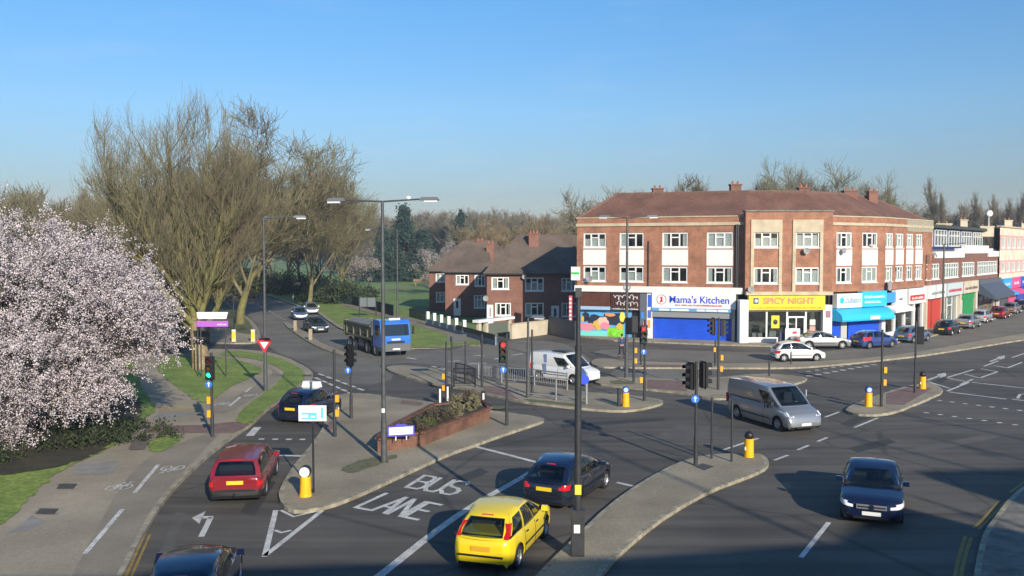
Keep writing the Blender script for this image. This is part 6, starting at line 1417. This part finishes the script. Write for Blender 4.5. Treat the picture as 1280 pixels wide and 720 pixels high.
    for s in (1, -1):
        if kind in ('van', 'smallvan'): MB().box((X0 + .02, s * (W / 2 - .1), .95), (.05, .13, .45)).build('tail_light', REDL, t)
        elif sp.get('pil'):   # tail lamps up the rear pillars
            a = front(.5 + s * .46, .05, 1, False); b = front(.5 + s * .46, .72, 1, False); mb = MB(); w2 = .08
            mb.add([tuple(a + V3((-.03, -w2 + 0, 0))), tuple(a + V3((-.03, w2 * .6, 0))), tuple(b + V3((-.035, w2 * .6, 0))), tuple(b + V3((-.035, -w2, 0))), tuple(a + V3((.1, s * w2 * 1.2, 0))), tuple(b + V3((.1, s * w2 * 1.2, 0)))], [(0, 1, 2, 3), (1, 4, 5, 2) if s > 0 else (0, 4, 5, 3)]); mb.build('tail_light', REDL, t)
        else: lampp(yr0, yr1, zr0, zr1, False, REDL, 'tail_light', s)
        lampp(yh0, yh1, zh0, zh1, True, LAMP, 'headlight', s, sl=.05)
    px_ = X0 + endx(.6, False); MB().box((px_ - .02, 0, sp.get('plz', .62)), (.02, .52, .12)).build('number_plate', mat('amber_plate', (.7, .36, .03), .5) if sp.get('pil') else PLATEY, t)
    MB().box((X0 + L + .012, 0, .40), (.02, .52, .11)).build('number_plate', PLATEW, t)
    g_ = MB(); g_.box((X0 + L + .004, 0, .27), (.03, W * .55, .07)); g_.build('lower_grille', BLACK, t)
    lampp(-.34, .34, zh0 + .01, zh1 - .01, True, BLACK, 'grille', 1, .014)
    if detail:
        for s in (1, -1):
            q = MB(); q.box((fb - .42 if kind not in ('van', 'smallvan') else fb - .38, s * (wB + .11), zB + .1), (.12, .2, .14), top=.8); q.build('wing_mirror', pt if kind != 'van' else flat('trim_black', (.02, .02, .02)), t)
            for (u0, u1, v0, v1) in sp['side'][-2:]: MB().box((rb + (fb - rb) * (u0 + .05), s * (hw(L / 2, zB - .1) + .012), zB - .1), (.16, .03, .03)).build('door_handle', flat('trim_black', (.02, .02, .02)) if kind in ('van', 'hatch') else pt, t)
            q = MB(); 
            for (u0, u1, v0, v1) in sp['side'][-2:]:
                xx = rb + (fb - rb) * (u0 - .007); pts = [(xx, s * (hw(L / 2, z) + .004), z) for z in (.3, .45, .6, .75, zB - .03)]; q.tube(pts, .006, 4); q.box((xx + .02, s * (hw(L / 2, .3) + .0), .29), (.04, .012, .012)); q.build('door_seam', BLACK, t); q = MB()
            q = MB(); q.box((X0 + L / 2 - .05, s * (W / 2 + .002), .5), (wb - 2 * ra - .1, .02, .05)); q.build('side_strip', flat('trim_black', (.02, .02, .02), .6), t)
        MB().box((X0 + .0, 0, .48), (.04, W * .7, .05)).build('bumper_strip', BLACK, t)
        MB().box((rr - (.06 if bx_ else .12), 0, zT - AR + .02), (.03, .3, .03)).build('brake_light', REDL, t)
    return t
def wheels_at(pr, pf, kind, side=-1, **o):
    """side -1: the photo shows the right hand wheels; returns centre and heading"""
    sp = dict(SPEC[kind]); sp.update(o); a, b = Vector(G(*pr)), Vector(G(*pf)); d = (b - a).normalized(); nl = Vector((-d.y, d.x)); mid = (a + b) / 2 - side * nl * (sp['W'] / 2 - .1)
    off = (sp['L'] / 2 - (sp['L'] - sp['fo'] - sp['wb'] / 2)); c = mid + d * off; return (c.x, c.y), math.atan2(d.y, d.x)
def from_wheel(pw, ang, kind, which='rear', side=-1, **o):
    sp = dict(SPEC[kind]); sp.update(o); d = Vector((math.cos(ang), math.sin(ang))); nl = Vector((-d.y, d.x)); a = Vector(G(*pw)); x = (sp['L'] - sp['fo'] - (sp['wb'] if which == 'rear' else 0)) - sp['L'] / 2
    c = a - side * nl * (sp['W'] / 2 - .1) - d * x; return (c.x, c.y), ang
P_RED = paint('paint_red', (.21, .010, .018)); P_YEL = paint('paint_yellow', (.80, .60, .015)); P_BLK = paint('paint_black', (.012, .016, .028), .22); P_NAVY = paint('paint_navy', (.006, .011, .04), .22)
P_SIL = paint('paint_silver', (.36, .37, .38), .3, .6); P_WHT = paint('paint_white', (.75, .75, .73)); P_BLUE = paint('paint_blue', (.03, .06, .22)); P_GB = paint('paint_greyblue', (.14, .19, .30), .3, .4); P_DG = paint('paint_darkgreen', (.012, .02, .025))
c, a = wheels_at((331, 619.5), (344.5, 593.5), 'estate')
v = vehicle('estate', P_RED, 'old red estate car seen from behind in the left lane', 'car', c, a, 'estate_car', dark_bumper=True, tail=(.62, .78, .78, .97), plz=.74, headl=(.56, .7, .6, .93)); v.children[0]
MB().tube([(-2.4, 0, .36), (-2.55, 0, .36), (-2.55, 0, .44)], .025, 6).build('tow_bar', BLACK, v)
c, a = wheels_at((645.8, 711), (680.5, 671), 'hatch')
vehicle('hatch', P_YEL, 'bright yellow hatchback seen from behind, nearest car', 'car', c, a, 'hatchback', pil=True, plz=.66)
c, a = wheels_at((717, 637), (757.5, 609), 'hatch', W=1.76)
vehicle('hatch', P_BLK, 'dark blue black hatchback in front of the yellow car', 'car', c, a, 'hatchback', W=1.76, L=4.2, tail=(.70, .86, .55, .9), plz=.7, roofpaint=P_NAVY)
p = Vector(G(361, 531)); a = math.radians(72); c = p + Vector((math.cos(a), math.sin(a))) * 2.0
v = vehicle('small', P_NAVY, 'dark navy hatchback with a white box on its roof in the left slip lane', 'car', c, a, 'hatchback', W=1.68, roof=1.5, tail=(.66, .88, .74, .97), plz=.72)
MB().box((.1, 0, 1.62), (.35, .95, .28), top=.85).build('roof_sign', PWHITE, v)
vehicle('saloon', P_NAVY, 'dark blue car cut off by the bottom left edge of the photograph', 'car', (-7.25, 20.2), math.atan2(.98, -.16), 'saloon_car', L=4.3, wb=2.6, top=[(0, .55), (.03, .8), (.1, .92), (.35, .95), (2.9, .93), (3.3, .88), (3.9, .76), (4.15, .66), (4.26, .55), (4.3, .42)], cab=(.12, 3.3, .6, 2.4), W=1.72)
a = math.atan2(-.925, -.38); fc = Vector(G(1089, 659)); c = fc - Vector((math.cos(a), math.sin(a))) * 2.35
v = vehicle('saloon', P_NAVY, 'dark blue saloon coming towards the camera on the right', 'car', c, a, 'saloon_car', headl=(.55, .72, .55, .96), W=1.84)
q = MB(); q.box((2.37, 0, .6), (.04, .84, .13)); q.build('chrome_grille', RIM, v); q = MB(); q.cyl((2.40, 0, .6), (2.41, 0, .6), .08, n=16); q.build('emblem', CHROME, v)
q = MB(); q.box((2.39, 0, .6), (.02, .78, .04)); q.build('grille_slot', BLACK, v)
c, a = wheels_at((920.5, 523), (975, 539.5), 'van')
v = vehicle('van', P_SIL, 'silver panel van turning across the junction', 'van', c, a, 'panel_van', headl=(.72, .92, .62, .95), tail=(.6, .8, .7, .9), dark_bumper=False)
MB().bx(-2.2, .4, -.965, -.955, 1.13, 1.16).build('rail_groove', BLACK, v); MB().box((.95, -.962, 1.05), (.12, .02, .16)).build('handle', BLACK, v); MB().box((.7, -.962, 1.05), (.06, .02, .2)).build('handle', BLACK, v)
MB().box((1.95, .35, 1.72), (.06, .02, .3)).build('sticker', PWHITE, v)
d = (Vector(G(717, 481)) - Vector(G(665, 474.3))).normalized(); c, a = from_wheel((717, 481), math.atan2(d.y, d.x), 'smallvan', 'front')
v = vehicle('smallvan', P_WHT, 'small white panel van behind the guard rail', 'van', c, a, 'panel_van', headl=(.62, .84, .62, .95))
MB().bx(-.95, -.72, -.93, -.905, .55, 1.12).build('blue_stripe', flat('stripe_grey_blue', (.2, .26, .42)), v); MB().box((-.83, -.86, 1.45), (.22, .02, .5)).build('blue_stripe', MATS['stripe_grey_blue'], v); MB().box((-.2, 0, 1.88), (1.1, .7, .05)).build('roof_rack', DARKG, v)
MB().bx(-1.6, 1.0, -.92, -.905, .62, .67).build('side_moulding', DARKG, v)
c, a = wheels_at((979.6, 452.3), (1021, 452), 'small')
vehicle('small', P_WHT, 'small white hatchback waiting on the service road, nearest the shops corner', 'car', c, a, 'hatchback', roofpaint=P_WHT)
ang = lambda dg: math.radians(dg)
for kind, pt, pw, dg, nm, lb, o in (('saloon', P_SIL, (1011, 436.5), 2, 'saloon_car', 'silver saloon parked before the yellow fronted restaurant', {}), ('hatch', P_BLUE, (1086.5, 436.3), 26, 'hatchback', 'blue hatchback parked below the cyan awning', dict(tail=(.7, 1.0, .78, .97))),
        ('hatch', P_GB, (1141.5, 429), 40, 'hatchback', 'grey blue hatchback parked in front of the corner shops', {}), ('hatch', P_BLK, (1189.5, 419.4), 50, 'hatchback', 'black hatchback parked before the red shutter', {}), ('saloon', P_SIL, (1216.4, 411), 51, 'saloon_car', 'silver saloon parked behind the black hatchback', {}),
        ('hatch', paint('paint_palesilver', (.5, .54, .56), .3, .3), (1233.5, 404), 52, 'hatchback', 'pale silver hatchback parked between silver saloon and dark red car', {}), ('hatch', P_RED, (1256, 398.8), 52, 'hatchback', 'dark red hatchback parked in the far row', {}), ('hatch', P_SIL, (1271, 392.6), 52, 'hatchback', 'silver hatchback parked beyond the dark red one', {}), ('hatch', P_BLK, (1282, 388.3), 52, 'hatchback', 'dark car parked at the right edge of the far row', {})):
    c, a = from_wheel(pw, ang(dg), kind); vehicle(kind, pt, lb, 'car', c, a, nm, **o)
hd = math.atan2(-.94, .33)
for kind, pt, pf, lb, h2, nm in (('hatch', P_GB, (376.5, 400.5), 'grey blue car approaching on the upper road, beside the median bollard', hd, 'hatchback'), ('hatch', P_SIL, (391, 393.5), 'silver car just behind the grey blue one on the upper road', hd, 'hatchback'), ('saloon', P_DG, (400.5, 416.5), 'dark saloon approaching on the upper road, nearest the lorry', hd + .1, 'saloon_car'), ('hatch', P_RED, (314, 373.3), 'small dark red car far away at the upper road bend', hd + .1, 'hatchback')):
    d = Vector((math.cos(h2), math.sin(h2))); c = Vector(G(*pf)) - d * 2.1; vehicle(kind, pt, lb, 'car', c, h2, nm)
# tipper lorry
pf, pr2 = Vector(G(470, 445)), Vector(G(432, 433.5)); d = (pf - pr2).normalized(); nl = Vector((-d.y, d.x)); fc = pf + d * 1.3 + nl * 1.15
tr = thing('tipper_lorry', 'four axle tipper lorry with blue cab and grey green body', 'lorry', (fc.x, fc.y, 0), math.atan2(d.y, d.x))
TG = flat('tipper_grey', (.13, .14, .11), .6, var=.25, scale=2); TB2 = paint('lorry_blue', (.03, .16, .55)); TC = flat('tipper_tan', (.15, .15, .09), .7, var=.2, scale=2)
m = MB(); m.extr([(-.05, .75), (-.02, 1.55), (-.22, 2.55), (-.45, 2.8), (-1.75, 2.8), (-1.85, .75)], 'y', -1.2, 1.2); cabo = m.build('cab', TB2, tr, 30)
MB().extr([(-.03 + .012, 1.62), (-.21 + .012, 2.48), (-.2, 2.48), (-.04, 1.62)], 'y', -1.08, 1.08).build('windscreen', CGLASS, tr)
for s in (1, -1): MB().bx(-1.35, -.45, s * 1.2 - .012, s * 1.2 + .012, 1.6, 2.4).build('side_window', CGLASS, tr); MB().box((.05, s * 1.38, 2.0), (.1, .16, .6)).build('wing_mirror', BLACK, tr); MB().box((0, s * .95, .72), (.1, .35, .16)).build('headlight', LAMP, tr)
MB().bx(-.9, .06, -1.18, 1.18, .45, 1.0).build('bumper', flat('lorry_grey', (.12, .125, .13), .5), tr); MB().bx(.06, .09, -.3, .3, .55, .67).build('number_plate', PLATEW, tr); MB().bx(-.03, .0, -.7, .7, 1.05, 1.2).build('grille', BLACK, tr); MB().bx(-.0, .02, -.35, .35, 1.28, 1.4).build('lettering', PWHITE, tr); MB().bx(-.4, -.3, -.45, .45, 2.8, 2.95).build('roof_sign', PWHITE, tr)
MB().bx(-8.6, -.4, -.45, .45, .6, .95).build('chassis', BLACK, tr)
m = MB(); m.extr([(-1.25, 2.28), (-1.2, 1.5), (-.75, 1.05), (.75, 1.05), (1.2, 1.5), (1.25, 2.28)], 'x', -8.7, -2.15); m.build('tipper_body', TG, tr)
m = MB(); m.extr([(-1.1, 2.29), (-.5, 2.5), (.3, 2.44), (1.1, 2.29)], 'x', -8.5, -2.3); m.build('cover_sheet', flat('sheet_grey', (.2, .21, .2), .8, var=.2, scale=2), tr)
m = MB(); m.bx(-2.2, -1.95, -1.25, 1.25, 1.0, 2.65); m.bx(-8.85, -8.65, -1.28, 1.28, 1.0, 2.35)
for s in (1, -1):
    m.bx(-8.7, -2.2, s * 1.29 - .04, s * 1.29 + .04, 2.16, 2.31)
    for i in range(4): m.box((-3.0 - i * 1.7, s * 1.24, 1.72), (.12, .1, .95))
    m.bx(-8.7, -2.2, s * 1.2 - .06, s * 1.2 + .06, 1.15, 1.35)
m.build('frame_ribs', TC, tr)
for s in (1, -1):
    for xx in (-1.3, -3.2, -6.2, -7.55): wheel(tr, xx, s * 1.2, .5, s, False)
    MB().bx(-5.4, -4.2, s * 1.0 - .15, s * 1.0 + .15, .5, 1.0).build('side_tank', flat('lorry_grey', (.12, .125, .13)), tr)
# ------------------------------------------------------------------ thin winter haze round the whole place
hz = MB().bx(-1210, 1210, -160, 1510, -1.1, 42).build('haze', MATS.setdefault('haze', bpy.data.materials.new('haze'))); tag(hz, kind='stuff')
hm_ = MATS['haze']; hm_.use_nodes = True; N, L = hm_.node_tree.nodes, hm_.node_tree.links; N.remove(N['Principled BSDF'])
pv = N.new('ShaderNodeVolumePrincipled'); pv.inputs['Color'].default_value = (.86, .92, 1, 1); pv.inputs['Density'].default_value = .0006; pv.inputs['Anisotropy'].default_value = .3
L.new(pv.outputs[0], N['Material Output'].inputs['Volume'])
